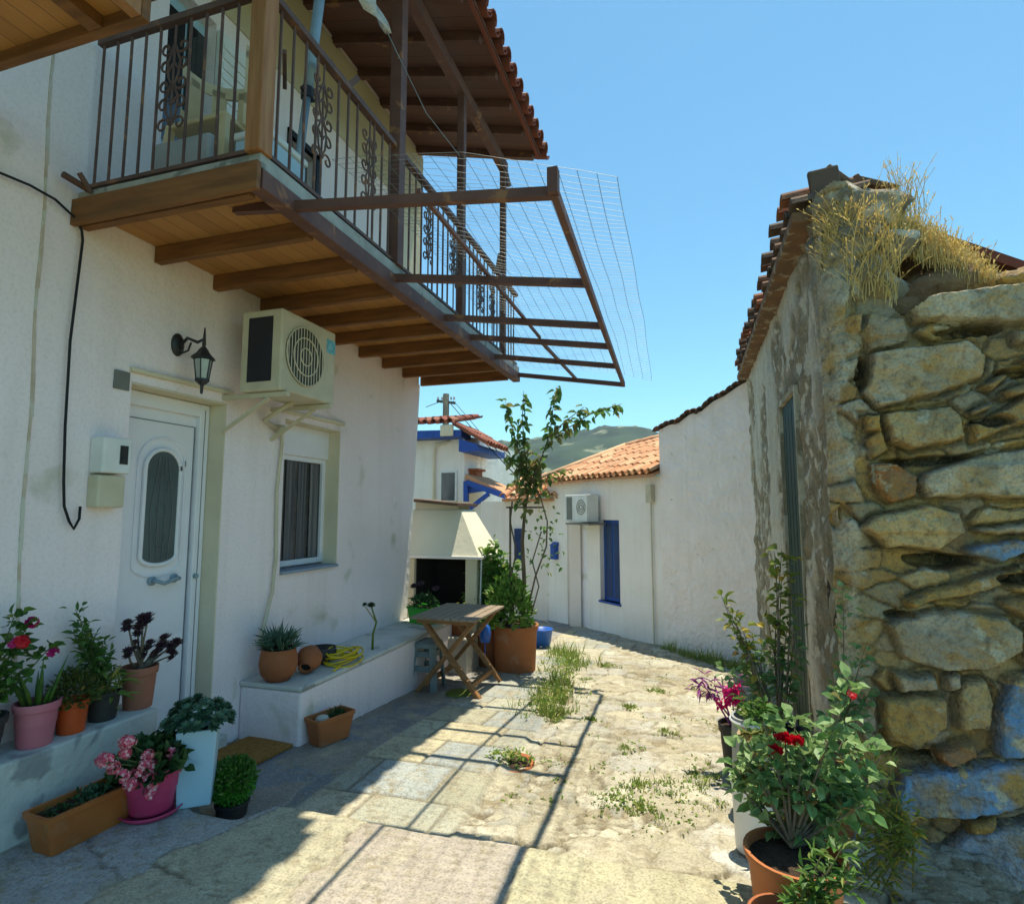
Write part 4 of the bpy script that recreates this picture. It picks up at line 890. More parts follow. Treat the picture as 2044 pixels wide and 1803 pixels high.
b=MB();b.add(A,[(0,1,5,4),(1,2,6,5),(2,3,7,6),(3,0,4,7),(4,5,6,7)]);b.build('hood','plaster_hood',t,bevel=.006)
b=MB();b.box((x2+.02,yb+.27,zt2),(x3-.05,yb+.66,zt2+.1));b.build('chimney','plaster_cream',t)
b=MB();b.prism([(x2-.1,yb+.1,zt2+.11),(x3+.02,yb+.1,zt2+.04),(x3+.02,yb+.1,zt2+.075),(x2-.1,yb+.1,zt2+.145)],(0,.65,0));b.build('cap_slab','tile_dark',t)
# ============================================================ RIGHT: OLD STONE HOUSE
XR=.72;YF=3.42;sh=thing('old_stone_house',(1.6,4.5,0),'weathered rubble stone house with peeling plaster side and tiled eave on the right','house')
z4=lambda p:(1280+p[0]/2.651,300+p[1]/2.651);z5=lambda p:(1280+p[0]/1.988,900+p[1]/1.988)
PY=(.54,.39,.19);PG=(.44,.37,.27);YL=(.50,.30,.085);OR=(.44,.17,.045);BL=(.16,.32,.54);BP=(.36,.42,.50);PW=(.60,.51,.37)
ST=[(z4,PW,[(1370,830),(1500,790),(1830,740),(2036,725),(2300,700),(2300,970),(1900,950),(1600,965),(1450,960),(1390,890)]),
(z4,PG,[(1165,890),(1360,910),(1410,1020),(1180,1090),(1150,1000)]),
(z4,PW,[(1180,1100),(1350,1060),(1680,1035),(1790,1100),(1760,1220),(1500,1310),(1230,1370),(1150,1290)]),
(z4,PY,[(1250,1400),(1600,1355),(1640,1420),(1680,1530),(1400,1590),(1300,1560)]),
(z4,YL,[(1700,1470),(2010,1310),(2060,1420),(1720,1550)]),
(z4,PG,[(1930,980),(2010,985),(1990,1050),(1930,1040)]),(z4,YL,[(1740,1260),(1880,1190),(1900,1210),(1800,1290)]),
(z4,YL,[(1850,1280),(2200,1205),(2200,1290),(1870,1330)]),(z4,PG,[(1680,1400),(1800,1330),(1810,1370),(1700,1430)]),
(z4,PY,[(1950,1130),(2200,1040),(2200,1150)]),(z4,YL,[(970,1000),(1060,980),(1150,1070),(1080,1110),(980,1100)]),
(z4,PG,[(1040,900),(1150,890),(1140,990),(1060,980)]),(z4,YL,[(950,640),(1000,640),(1100,740),(1040,930),(970,960)]),
(z4,YL,[(1150,1400),(1240,1400),(1250,1500),(1160,1490)]),(z4,YL,[(1150,1540),(1240,1480),(1300,1600),(1190,1650)]),
(z5,OR,[(905,60),(1000,40),(1080,100),(1060,180),(960,210),(900,130)]),
(z5,PW,[(1090,90),(1250,40),(1527,-20),(1700,-40),(1700,180),(1100,190),(1070,130)]),
(z5,PY,[(900,250),(1100,215),(1240,240),(1250,330),(1150,390),(960,380),(850,300)]),
(z5,PG,[(1280,310),(1527,280),(1700,260),(1700,330),(1330,335)]),(z5,BL,[(1260,380),(1480,350),(1500,400),(1400,440),(1290,410)]),
(z5,YL,[(1010,560),(1340,480),(1480,440),(1440,510),(1300,560),(1040,610)]),(z5,OR,[(1510,350),(1620,330),(1620,440),(1500,440)]),
(z5,YL,[(1390,590),(1640,540),(1640,640),(1500,660),(1400,620)]),
(z5,PG,[(960,680),(1040,630),(1200,620),(1420,650),(1490,700),(1470,780),(1350,850),(1180,860),(1000,800)]),
(z5,PG,[(980,870),(1130,860),(1150,930),(1000,945)]),(z5,PG,[(1170,870),(1230,870),(1240,930),(1180,940)]),
(z5,YL,[(930,960),(1060,950),(1180,960),(1190,1060),(1060,1150),(950,1120)]),(z5,PY,[(1240,900),(1340,880),(1370,980),(1340,1080),(1230,1090),(1215,1000)]),
(z5,BL,[(1350,890),(1700,820),(1700,1170),(1330,1180),(1370,1050)]),(z5,OR,[(1150,1160),(1280,1120),(1300,1180),(1200,1220),(1140,1210)]),
(z5,BL,[(1010,1250),(1400,1200),(1560,1180),(1700,1180),(1700,1380),(1380,1400),(1150,1470),(1000,1480),(980,1350)]),
(z5,YL,[(1270,1420),(1380,1400),(1360,1460),(1260,1480)]),(z5,BP,[(1150,1560),(1240,1480),(1400,1440),(1700,1400),(1700,1670),(1400,1690),(1280,1680),(1150,1620)]),
(z5,OR,[(1060,1660),(1100,1560),(1200,1540),(1230,1680),(1150,1750),(1080,1740)]),(z5,PY,[(1250,1760),(1300,1710),(1450,1700),(1460,1803),(1240,1850)]),
(z5,OR,[(1480,1700),(1700,1680),(1700,1850),(1480,1850)]),(z5,PY,[(970,1500),(1100,1500),(1060,1620),(950,1640)]),(z5,PG,[(1500,680),(1700,640),(1700,820),(1480,830)])]
xs=np.arange(XR-.02,2.6,.0085);zs=np.arange(-.25,3.42,.0085);X,Z=np.meshgrid(xs,zs)
D=np.full(X.shape,-9.);CI=np.zeros(X.shape,int)-1
wX=X+(fbm(X*9,Z*9,4,201)-.45)*.045;wZ=Z+(fbm(X*9+5,Z*9,4,202)-.45)*.045
for k,(fn,colr,poly) in enumerate(ST):
    P=np.array([[q.x,q.z] for q in (ony(*fn(p),YF) for p in poly)])
    area=.5*sum(P[i,0]*P[(i+1)%len(P),1]-P[(i+1)%len(P),0]*P[i,1] for i in range(len(P)))
    if area<0:P=P[::-1]
    d=np.full(X.shape,9.)
    for i in range(len(P)):
        a=P[i];c_=P[(i+1)%len(P)];ex,ez=c_-a;l=math.hypot(ex,ez)+1e-9;d=np.minimum(d,((wZ-a[1])*ex-(wX-a[0])*ez)/l)
    up_=d>D;D=np.where(up_,d,D);CI=np.where(up_&(d>0),k,CI)
inside=D>0
ss=[]
for i in range(2600):
    p=(U(XR-.1,3.1),U(-.4,3.5));
    if all(((p[0]-q[0])*.75)**2+((p[1]-q[1])*1.35)**2>.095**2 for q in ss): ss.append(p)
ss=np.array(ss);f1,f2,vi=voro(wX,wZ,ss,(.75,1.35));ev=(f2-f1)
h_big=.098*np.clip(D/.013,0,1)**.5;h_small=.06*np.clip(ev/.02,0,1)**.5*(.55+.45*np.sin(vi*12.9))
near=np.clip(-D/.03,0,1)
rg=1-np.abs(fbm(X*6+Z*1.5,Z*9,5,213)*2-1);H=np.where(inside,h_big,h_small*near)+.03*(fbm(X*5,Z*5,5,210)-.47)+.035*(rg-.8)*np.clip(D/.02+.4,.2,1)+.012*(fbm(X*28,Z*28,3,211)-.47)+.012*(np.floor(fbm(X*5+3,Z*10,3,215)*9)/9-.45)
tilt=(np.sin(CI*7.7)*.6*(X-1.4)+np.cos(CI*3.1)*.6*((Z*3)%1-.5))*.05-.03*np.clip((fbm(X*3.5+CI,Z*3.5,2,217)-.5)*6,0,1);H=H+np.where(inside,tilt,0)
cols=np.array([s[1] for s in ST]);cb=cols[np.maximum(CI,0)]*(1+.12*np.sin(CI*5.3))[...,None]
csm=tints(len(ss),[YL,PY,PG,(.36,.22,.08),(.33,.28,.18)],77)[vi]
mort=np.array((.13,.09,.045))
jb=np.clip(D/.010,0,1)[...,None];js=(np.clip(ev/.022,0,1)*np.clip(-D/.016,0,1))[...,None]
C=np.where(inside[...,None],cb*jb+mort*(1-jb),csm*js+mort*(1-js))
# lichen/ochre dirt on every stone
li=np.clip((fbm(X*6,Z*6,4,220)-.5)*6,0,1)[...,None];C=C*(1-.4*li)+np.array((.36,.25,.09))*.4*li;gr=np.clip((fbm(X*9,Z*5,5,221)-.5)*9,0,1)[...,None];C=C*(1-.45*gr)+np.array((.24,.20,.14))*.45*gr
bpk=np.clip((fbm(X*12,Z*12,3,230)-.52)*12,0,1)[...,None];isb=np.isin(CI,[k for k,s in enumerate(ST) if s[1]==BL])[...,None];C=np.where(isb&(bpk>.8),np.array(PY)*1.0,C)
topx=np.array([.70,.76,.80,.86,.93,1.0,1.05,1.08,1.2,1.6,3.0]);topz=np.array([3.20,3.24,3.26,3.24,3.08,2.72,2.50,2.46,2.53,2.62,2.66])
tz=np.interp(X,topx,topz)+.05*(fbm(X*9,X*0,3,240)-.45)
msk=Z<tz
pl_=np.clip((.86-X+.22*(fbm(X*4,Z*3,4,260)-.45)-.05*np.sin(Z*2.1))*14,0,1)*np.clip((3.0-Z)*4,0,1)*np.clip((fbm(X*7,Z*4,4,262)-.33)*9,0,1)
H=H*(1-.75*pl_)+pl_*(.05+.03*(fbm(X*8,Z*8,4,261)-.45));pc_=(np.array((.50,.44,.33))*(1+.6*(fbm(X*10,Z*6,4,263)-.47))[...,None]);C=C*(1-pl_[...,None])+pc_*pl_[...,None]
for (fx_,fz_,ra,rb,dp) in((1180,430,90,22,.16),(1470,500,60,16,.10),(1060,1190,70,18,.12),(1010,640,40,12,.08)):  # cavities in the wall, dark soil colour painted in for their deep shade
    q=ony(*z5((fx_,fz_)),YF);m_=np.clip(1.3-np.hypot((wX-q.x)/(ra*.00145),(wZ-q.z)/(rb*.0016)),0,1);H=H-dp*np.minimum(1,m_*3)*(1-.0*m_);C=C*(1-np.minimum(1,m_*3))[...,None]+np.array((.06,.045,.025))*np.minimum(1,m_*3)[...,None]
for (fx_,fz_,ra,rb,dp) in((1700,975,120,22,.10),(2000,1175,90,18,.12),(1150,1190,22,60,.08),(1820,1450,60,20,.08),(1500,1640,150,16,.08)):  # more cavities, deep shade again painted into the colour
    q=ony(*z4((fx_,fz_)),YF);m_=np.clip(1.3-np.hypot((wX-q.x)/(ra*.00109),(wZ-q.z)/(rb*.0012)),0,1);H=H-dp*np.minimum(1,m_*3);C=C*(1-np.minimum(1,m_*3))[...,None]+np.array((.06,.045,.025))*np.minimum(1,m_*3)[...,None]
YY=YF-.02-H
# round towards the house corner
cr=np.clip((XR+.10-X)/.12,0,1);YY=YY+.08*cr**2
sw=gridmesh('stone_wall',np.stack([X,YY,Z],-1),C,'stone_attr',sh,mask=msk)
# wall core + ledge behind slab
b=MB();b.prism([(XR+.03,YF+.2,-.3),(3.0,YF+.2,-.3),(3.0,YF+.2,2.55),(1.08,YF+.2,2.46),(.95,YF+.2,2.9),(.84,YF+.2,3.15),(XR+.03,YF+.2,3.12)],(0,.25,0));b.build('wall_core','stone_attr',sh)
# irregular cap: rubble on top (heightfield seen from above/front)
def rock(mb,c,r,seed,sx=1,sy=1,sz=1):
    rr=random.Random(seed);n=10;vs=[];k=7
    ph=[rr.uniform(0,6) for _ in range(6)]
    for i in range(k+1):
        th=math.pi*i/k
        for j in range(n):
            a=2*math.pi*j/n;q=1+.16*math.sin(2*a+ph[0]+th*2)+.13*math.sin(3*a+ph[1])*math.sin(th*2+ph[2])+.1*math.sin(5*th+ph[3])
            vs.append(Vector(c)+Vector((math.sin(th)*math.cos(a)*sx,math.sin(th)*math.sin(a)*sy,math.cos(th)*sz))*r*q)
    mb.add(vs,[(i*n+j,i*n+(j+1)%n,(i+1)*n+(j+1)%n,(i+1)*n+j) for i in range(k) for j in range(n)])
mat('rubble',(.28,.25,.19),(.19,.15,.10),scale=6,rough=.95,bump=1,bscale=30,c3=(.5,.48,.42),s3=5,t3=.56,dist=.02)
mat('rubble_brown',(.2,.12,.07),(.28,.19,.1),scale=6,rough=.95,bump=1,bscale=30,dist=.02)
b=MB()
for i,(x_,y_,z_,r_) in enumerate([(.92,3.56,3.12,.2),(.86,3.5,2.92,.15),(1.02,3.58,2.9,.17),(.9,3.48,2.72,.13),(1.1,3.72,3.0,.15),(1.05,3.6,2.66,.13)]): rock(b,(x_,y_,z_),r_,i,1.2,1,.8)
b.build('gable_rubble','rubble',sh,smooth=True)
b=MB()
for i,(x_,y_,z_,r_) in enumerate([(1.25,3.62,2.62,.13),(1.38,3.62,2.66,.15),(1.5,3.66,2.62,.13),(1.62,3.7,2.64,.12),(1.15,3.6,2.55,.1),(1.35,3.58,2.78,.06),(1.8,3.7,2.64,.12)]): rock(b,(x_,y_,z_),r_,i+40,1.2,1,.9)
b.build('earth_rubble','rubble_brown',sh,smooth=True)
# side wall facing the lane with green door
GD=(4.40,5.14,-.3,2.30)
ys=np.arange(YF-.02,7.72,.02);zs=np.arange(-.8,3.13,.02);Yg,Zg=np.meshgrid(ys,zs)
Hh=.035*(fbm(Yg*3,Zg*3,5,300)-.45)+.02*(fbm(Yg*11,Zg*11,3,301)-.45)
pm=fbm(Yg*1.6+3,Zg*.9,4,310);bare=np.clip((pm-.47)*18,0,1);bare=np.maximum(bare,np.clip((3.9-Yg+.5*(fbm(Zg*3,Yg*3,3,311)-.45))/.25,0,1)*.8)
Hh=Hh-.02*bare+.06*bare*(fbm(Yg*9,Zg*9,4,320)-.4)
Cp=np.array((.68,.63,.51))*(1+.3*(fbm(Yg*4,Zg*2,4,330)-.45))[...,None];Cst=tints(64,[(.3,.26,.18),(.36,.32,.22),(.25,.22,.17)],31)[((Yg*7).astype(int)*5+(Zg*11).astype(int))%64]
Cst=np.array((.26,.21,.13))*(1+.9*(fbm(Yg*8,Zg*8,4,340)-.45))[...,None]
stk=np.clip((fbm(Yg*9,Zg*.8,4,350)-.5)*7,0,1)[...,None]
C=Cp*(1-bare[...,None])+Cst*bare[...,None];C=C*(1-.3*stk)+np.array((.22,.19,.13))*.3*stk
XX=XR-Hh
inn=(Yg>GD[0])&(Yg<GD[1])&(Zg<GD[3])
gridmesh('side_wall',np.stack([XX,Yg,Zg],-1),C,'side_attr',sh,mask=~inn,flip=True)
b=MB();xi=XR+.12
for a,c_ in(((XR-.012,GD[0]-.03,-.5),(xi,GD[0]+.01,GD[3]+.02)),((XR-.008,GD[1]-.01,-.5),(xi,GD[1]+.02,GD[3]+.02)),((XR-.008,GD[0],GD[3]-.01),(xi,GD[1],GD[3]+.03))): b.box(a,c_)
b.build('door_reveal','plaster_old',sh)
dd=MB();dd.box((xi-.1,GD[0]+.011,-.5),(xi-.06,GD[1]-.011,GD[3]-.012));gd=dd.build('green_door','green_paint',sh)
b=MB()
for k in range(5): b.box((xi-.104,GD[0]+.03+k*.14,-.1),(xi-.101,GD[0]+.15+k*.14,GD[3]-.05))
b.build('door_boards','green_paint',gd,bevel=.002)
# roof: high lane-side eave, falling to the right
zE=3.20
def zrr(x): return 3.34-(x-.6)*.56
rf=MB();rf.prism([(XR-.03,3.78,3.12),(XR-.03,3.78,3.30),(2.9,3.78,zrr(2.9)),(2.9,3.78,zrr(2.9)-.18)],(0,3.95,0));rr_=rf.build('roof','rubble_brown',sh)
b=MB()
for i in range(21):
    y=3.5+.2*i+U(-.02,.02);z_=3.17+.0*i+U(-.015,.02)
    for k in range(2):
        r_=.06;n=7;zz=z_+.085*k;xx0=XR-.13-.03*k+U(-.02,.02);vs=[]
        for xx,rad in((xx0,r_),(xx0+.4,r_*.9)):
            for th in(0,1):
                for j in range(n):
                    a=math.pi*j/(n-1);ro=rad-.014*th;vs.append((xx,y+.1*k+math.cos(a)*ro,zz+math.sin(a)*ro+(xx-xx0)*.12))
        fs=[]
        for j in range(n-1): fs+=[(j,j+1,2*n+j+1,2*n+j),(n+j,3*n+j,3*n+j+1,n+j+1),(j,n+j,n+j+1,j+1),(2*n+j,2*n+j+1,3*n+j+1,3*n+j)]
        b.add(vs,fs)
b.build('eave_tiles','tile_dark',rr_)
b=MB();b.box((XR-.12,3.5,3.09),(XR+.05,7.7,3.155));b.build('eave_course','eave_brown',rr_,bevel=.01)
b=MB()
for (px1,py1,px2,py2,y_) in((1640,338,1655,420,3.5),(1645,345,1700,385,3.6),(1700,368,1785,388,3.7),(1700,362,1712,380,3.65)):
    p,q=ony(px1,py1,y_),ony(px2,py2,y_);b.bar(p,q,.16,.035,(0,0,1))
    
b.build('broken_tiles','tile_dark',rr_,bevel=.01)
b=MB();b.bar((.80,3.80,3.33),(2.6,3.80,zrr(2.6)+.06),.2,.05);b.build('verge','tile_red',rr_)
# ============================================================ WHITE RENDERED WALL HOUSE (between)
A=(.76,7.70);Bp=(-.43,8.72)
d=Vector((Bp[0]-A[0],Bp[1]-A[1],0)).normalized();nrm=Vector((d.y,-d.x,0));  # toward camera?
if nrm.dot(Vector((0,-1,0)))<0:nrm=-nrm
wh=thing('rendered_outbuilding',(A[0],A[1],-.4),'rough white rendered outbuilding with uneven tiled top between stone house and far cottage','outbuilding')
T0=onl(1498,752,A,Bp);T1=onl(1318,858,A,Bp)
b=MB();pts=[Vector((A[0],A[1],-.9)),Vector((Bp[0],Bp[1],-.9)),Vector((Bp[0],Bp[1],T1.z))]
n=8
for i in range(1,n+1):
    q=Vector((Bp[0],Bp[1],T1.z)).lerp(Vector((A[0],A[1],T0.z)),i/n);q.z+=U(-.03,.03)+.06*math.sin(i/n*3.14)*-1;pts.append(q)
b.prism(pts,-nrm*1.6);b.build('wall','plaster_rough',wh)
b=MB()
topl=pts[2:]
for i in range(len(topl)-1):
    for s in(0.0,.5):
        q=topl[i].lerp(topl[i+1],s+U(-.05,.05));dr_=(topl[i+1]-topl[i]).normalized();r_=.055;n=6;vs=[]
        for e_ in(0.06,-1.7):
            for th in(0,1):
                for j in range(n):
                    a=math.pi*j/(n-1);ro=r_-.012*th;vs.append(q+nrm*e_+dr_*math.cos(a)*ro*1.3+Vector((0,0,math.sin(a)*ro+.005+(.2 if e_<0 else 0))))
        fs=[]
        for j in range(n-1): fs+=[(j,j+1,2*n+j+1,2*n+j),(n+j,3*n+j,3*n+j+1,n+j+1),(j,n+j,n+j+1,j+1)]
        b.add(vs,fs)
b.build('coping_tiles','tile_dark',wh)
# ============================================================ FAR COTTAGE
A2=Vector((-.43,8.74,0));B2=Vector((-2.05,10.32,0));d2=(B2-A2).normalized();n2=Vector((d2.y,-d2.x,0));
if n2.y>0:n2=-n2
cot=thing('white_cottage',(-1.2,9.6,-.6),'low white cottage with orange tiled roof at the end of the lane','cottage')
Q=lambda px,py:onl(px,py,A2,B2)
ze=Q(1210,958).z
E_=Q(1098,965)
def pl(s,z,o=0): v_=A2+d2*s+n2*o;return Vector((v_.x,v_.y,z))
def sof(px,py): q=Q(px,py);return (Vector((q.x,q.y,0))-A2).dot(d2)
LEN=sof(1092,1000)
wA,wB=sof(1236,1100),sof(1197,1100);wz0,wz1=Q(1215,1200).z,Q(1215,1037).z
dA,dB=sof(1172,1150),sof(1132,1150);dz0=-.75;dz1=Q(1150,1045).z
b=MB();zlist=[-1.0,dz0+.001,wz0,min(wz1,dz1),max(wz1,dz1),ze];slist=[0,wA,wB,dA,dB,LEN]
for i in range(len(slist)-1):
    for k in range(len(zlist)-1):
        sa,sb,za,zb=slist[i],slist[i+1],zlist[k],zlist[k+1]
        if i==1 and za>=wz0-1e-6 and zb<=wz1+1e-6:continue
        if i==3 and za>=dz0-.01 and zb<=dz1+1e-6:continue
        b.quad(pl(sa,za),pl(sb,za),pl(sb,zb),pl(sa,zb))
for (sa,sb,za,zb) in((wA,wB,wz0,wz1),(dA,dB,dz0,dz1)):
    o_=-.13;b.quad(pl(sa,za),pl(sa,za,o_),pl(sa,zb,o_),pl(sa,zb));b.quad(pl(sb,za),pl(sb,zb),pl(sb,zb,o_),pl(sb,za,o_));b.quad(pl(sa,zb),pl(sa,zb,o_),pl(sb,zb,o_),pl(sb,zb));b.quad(pl(sa,za),pl(sb,za),pl(sb,za,o_),pl(sa,za,o_));b.quad(pl(sa,za,o_),pl(sb,za,o_),pl(sb,zb,o_),pl(sa,zb,o_))
b.quad(pl(0,-1),pl(0,ze),pl(0,ze,-4),pl(0,-1,-4));b.quad(pl(LEN,-1),pl(LEN,-1,-4),pl(LEN,ze,-4),pl(LEN,ze));b.quad(pl(0,-1,-4),pl(0,ze,-4),pl(LEN,ze,-4),pl(LEN,-1,-4))
b.build('wall','plaster_far',cot)
def pbar(mb,sa,sb,za,zb,o0,o1):
    P=[pl(s,z,o) for z in(za,zb) for s,o in((sa,o0),(sb,o0),(sb,o1),(sa,o1))];mb.add(P,[(3,2,1,0),(4,5,6,7),(0,1,5,4),(1,2,6,5),(2,3,7,6),(3,0,4,7)])
b=MB();pbar(b,wA+.005,wB-.005,wz0+.005,wz1-.005,-.12,-.08);wn=b.build('window','blue_paint',cot)
b=MB();pbar(b,wA+.05,(wA+wB)/2-.02,wz0+.06,wz1-.06,-.079,-.074);pbar(b,(wA+wB)/2+.02,wB-.05,wz0+.06,wz1-.06,-.079,-.074);b.build('pane','blue_dark',wn)
b=MB();pbar(b,wA-.02,wB+.02,wz0-.03,wz0,-.12,.03);b.build('sill','blue_paint',wn)
b=MB();pbar(b,dA+.005,dB-.005,dz0,dz1-.005,-.12,-.08);dn_=b.build('door','white_paint',cot)
b=MB();pbar(b,dA+.06,dB-.06,dz0+1.1,dz1-.1,-.079,-.072);pbar(b,dA+.06,dB-.06,dz0+.15,dz0+1.0,-.079,-.072);b.build('door_panel','white_pvc',dn_)
b=MB();pbar(b,dA-.08,dB+.08,-1,dz0+.12,-.1,.22);b.build('doorstep','concrete_white',cot,bevel=.01)
# roof: slope up away from lane
Rp=Q(1316,880);rise=.42
rlen=2.6
def rp(s,u,dz=0): # u distance back from eave
    return pl(s,ze+.04+u*rise+dz,.14-u)
s_hi0=-.25
b=MB();b.add([rp(-.02,0,-.05),rp(LEN+.1,0,-.05),rp(LEN-.6,rlen*.62,-.05),rp(-.02,rlen,-.05),rp(-.02,0,-.01),rp(LEN+.1,0,-.01),rp(LEN-.6,rlen*.62,-.01),rp(-.02,rlen,-.01)],[(0,1,2,3),(4,5,6,7),(0,1,5,4),(1,2,6,5),(2,3,7,6),(3,0,4,7)]);cr_=b.build('roof','tile_orange',cot)
b=MB();nn=int((LEN)/.15)
for i in range(nn+1):
    s=.04+i*.15
    # column length limited by hip line
    umax=rlen-(rlen*.38)*s/(LEN-.6) if s<LEN-.6 else rlen*.62*(LEN+.1-s)/.7
    umax=max(.25,umax);rows=max(1,int(umax/.3));p=rp(s,umax,.03)
    dn=(rp(s,0)-rp(s,1));tiles(b,p,d2,dn,1,umax*math.sqrt(1+rise*rise),wd=.15,r=.055,rows=rows,jit=.01)
b.build('roof_tiles','tile_orange',cr_)
b=MB()
for i in range(9): 
    p=rp(LEN*.97*i/9,0);q0=rp((LEN-.6)*i/9,rlen-(rlen*.38)*i/9,.06);q1=rp((LEN-.6)*(i+1)/9,rlen-(rlen*.38)*(i+1)/9,.06);b.tube([q0,q1],[.075,.065],8)
b.tube([rp(LEN-.6,rlen*.62,.06),rp(LEN+.1,0,.06)],.07,8)
b.build('ridge_tiles','tile_orange',cr_,smooth=True)
# lower annex to the left, end of lane
b=MB();an=cot;a0=Vector((-2.15,10.36,0));ax1=ony(970,1100,11.2)
za=Q(1040,985).z+.1
zan=ony(1030,1000,10.9).z
b.box((ax1.x,10.9,-1.2),(-2.0,13,zan));b.box((-2.1,10.2,-1.2),(-1.9,10.9,zan-.02));b.build('annex_wall','plaster_far',an)
axr=ony(1003,990,10.8).x
b=MB();b.box((axr,10.75,zan),(-1.95,13,zan+.05));ar=b.build('annex_roof','tile_orange',cot)
b=MB();tiles(b,(axr+.05,12.5,zan+.60),(1,0,0),(0,-1,-.28),int((-1.95-axr)/.2),1.9,rows=5);b.build('annex_tiles','tile_orange',ar)
q=ony(1035,1085,10.9);b=MB();b.box((q.x-.08,10.86,q.z-.35),(q.x+.06,10.899,q.z+.3));b.build('annex_window','blue_dark',cot)
# things on cottage
ms,mz=sof(1110,1100),Q(1110,1100).z
mbx=thing('letter_box',pl(ms,mz,.05),'small blue letter box on the cottage wall left of its door','letter box')
b=MB();pbar(b,ms-.08,ms+.08,mz-.14,mz+.11,.0,.09);b.build('body','blue_paint',mbx,bevel=.01);b=MB();b.prism([pl(ms-.09,mz+.112,.0),pl(ms-.09,mz+.112,.11),pl(ms-.09,mz+.18,.0)],d2*.18);b.build('lid','blue_paint',mbx)
s1_,z1_=sof(1160,1015),Q(1160,1015).z
ac2=thing('air_conditioner',pl(s1_,z1_-.2,.2),'pale air conditioning unit mounted above the cottage door','air conditioner')
b=MB();pbar(b,sof(1200,1015),sof(1155,1015),Q(1160,1040).z,Q(1160,988).z,.06,.30);b.build('casing','white_paint',ac2,bevel=.01)
b=MB();pbar(b,sof(1170,1015),sof(1159,1015),Q(1160,1036).z,Q(1160,992).z,.301,.306);b.build('side_grille','grey_grille',ac2)
cc=pl(sof(1188,1012),Q(1170,1012).z,.302);b=MB()
for r_ in(.04,.08,.12): b.tube([cc+d2*r_*math.cos(t_)+Vector((0,0,r_*math.sin(t_))) for t_ in np.linspace(0,6.283,20)],.008,5)
b.build('fan_guard','grey_grille',ac2)
b=MB();pbar(b,sof(1208,1015),sof(1162,1015),Q(1160,1042).z-.03,Q(1160,1042).z,.0,.36);b.build('bracket','grey_grille',ac2)
s3_,z3_=sof(1301,985),Q(1301,985).z
jb_=thing('junction_box',pl(s3_,z3_,.05),'beige junction box with pipe at the right end of the cottage wall','junction box')
b=MB();pbar(b,s3_-.06,s3_+.06,z3_-.13,z3_+.13,0,.08);b.build('box','ac_cream',jb_,bevel=.01);b=MB();b.tube([pl(s3_,z3_-.13,.03),pl(s3_,-.7,.03)],.012,6);b.build('pipe','ac_cream',jb_)
# ============================================================ BLUE-TRIM HOUSE far left
yH=12.5;bh=thing('blue_trim_house',(-5.6,13,-1),'white house with blue painted eaves and red tiles beyond the barbecue','house')
g=lambda px,py,y=yH:ony(px,py,y)
xr_=g(926,950).x
b=MB();b.box((-10,yH,-1.5),(xr_,yH+4,g(900,868).z));b.build('wall','plaster_far',bh)
b=MB();z0_=g(900,872).z;b.prism([(-10,yH-.45,z0_+.2),(xr_+.1,yH-.45,z0_+.1),(xr_+.1,yH-.45,z0_-.06),(-10,yH-.45,z0_-.06)],(0,.6,0));b.prism([(xr_+.05,yH-.46,z0_-.1),(xr_+.5,yH-.46,z0_-.25),(xr_+.5,yH-.46,z0_-.4),(xr_+.05,yH-.46,z0_-.4)],(0,2,0));b.build('eave_boards','blue_paint',bh)
b=MB();tiles(b,(-9.8,yH+1.2,z0_+.66),(1,0,0),(0,-1,-.22),int((xr_+.1+9.8)/.2),1.75,rows=4);b.build('roof_tiles','tile_red',bh)
rt=MB();tiles(rt,(xr_-.1,yH-.5,z0_+.25),(0,1,0),(1,0,-.6),8,.95,rows=2);rt.build('hip_tiles','tile_red',bh)
q=g(905,865);b=MB();b.box((q.x-.12,yH-.52,q.z-.12),(q.x+.2,yH-.455,q.z+.14));b.build('junction','plaster_cream',bh,bevel=.02)
b=MB();q=g(868,920);b.tube([g(900,880)+Vector((0,-.06,0)),g(872,888)+Vector((0,-.06,0)),g(868,905)+Vector((0,-.06,0)),g(868,1020)+Vector((0,-.06,0))],.03,8);b.build('downpipe','plaster_cream',bh,smooth=True)
b=MB();q=g(895,960);b.box((q.x-.22,yH-.03,q.z-.5),(q.x+.22,yH-.002,q.z+.25));wn=b.build('window','white_paint',bh);b=MB();b.box((q.x-.17,yH-.036,q.z-.45),(q.x+.17,yH-.031,q.z+.2));b.build('pane','curtain',wn)
# porch with blue timber
b=MB();b.prism([g(928,945,12.2),g(1012,985,12.2),g(1012,993,12.2),g(928,955,12.2)],(0,1.6,0));b.build('porch_roof','tile_orange',bh)
b=MB();b.bar(g(930,960,12.2),g(930,1075,12.2),.1,.1);b.bar(g(930,1020,12.2),g(975,985,12.2),.09,.09);b.bar(g(930,962,12.2),g(1010,990,12.2),.08,.12);b.prism([g(930,960,12.25),g(975,978,12.25),g(930,985,12.25)],(0,.05,0));b.build('porch_frame','blue_paint',bh)
b=MB();q=g(945,940,13);b.box((q.x-.25,12.8,q.z-.25),(q.x+.15,13.2,q.z));b.box((q.x-.32,12.75,q.z+.0),(q.x+.22,13.25,q.z+.05));b.build('chimney','terracotta',bh)
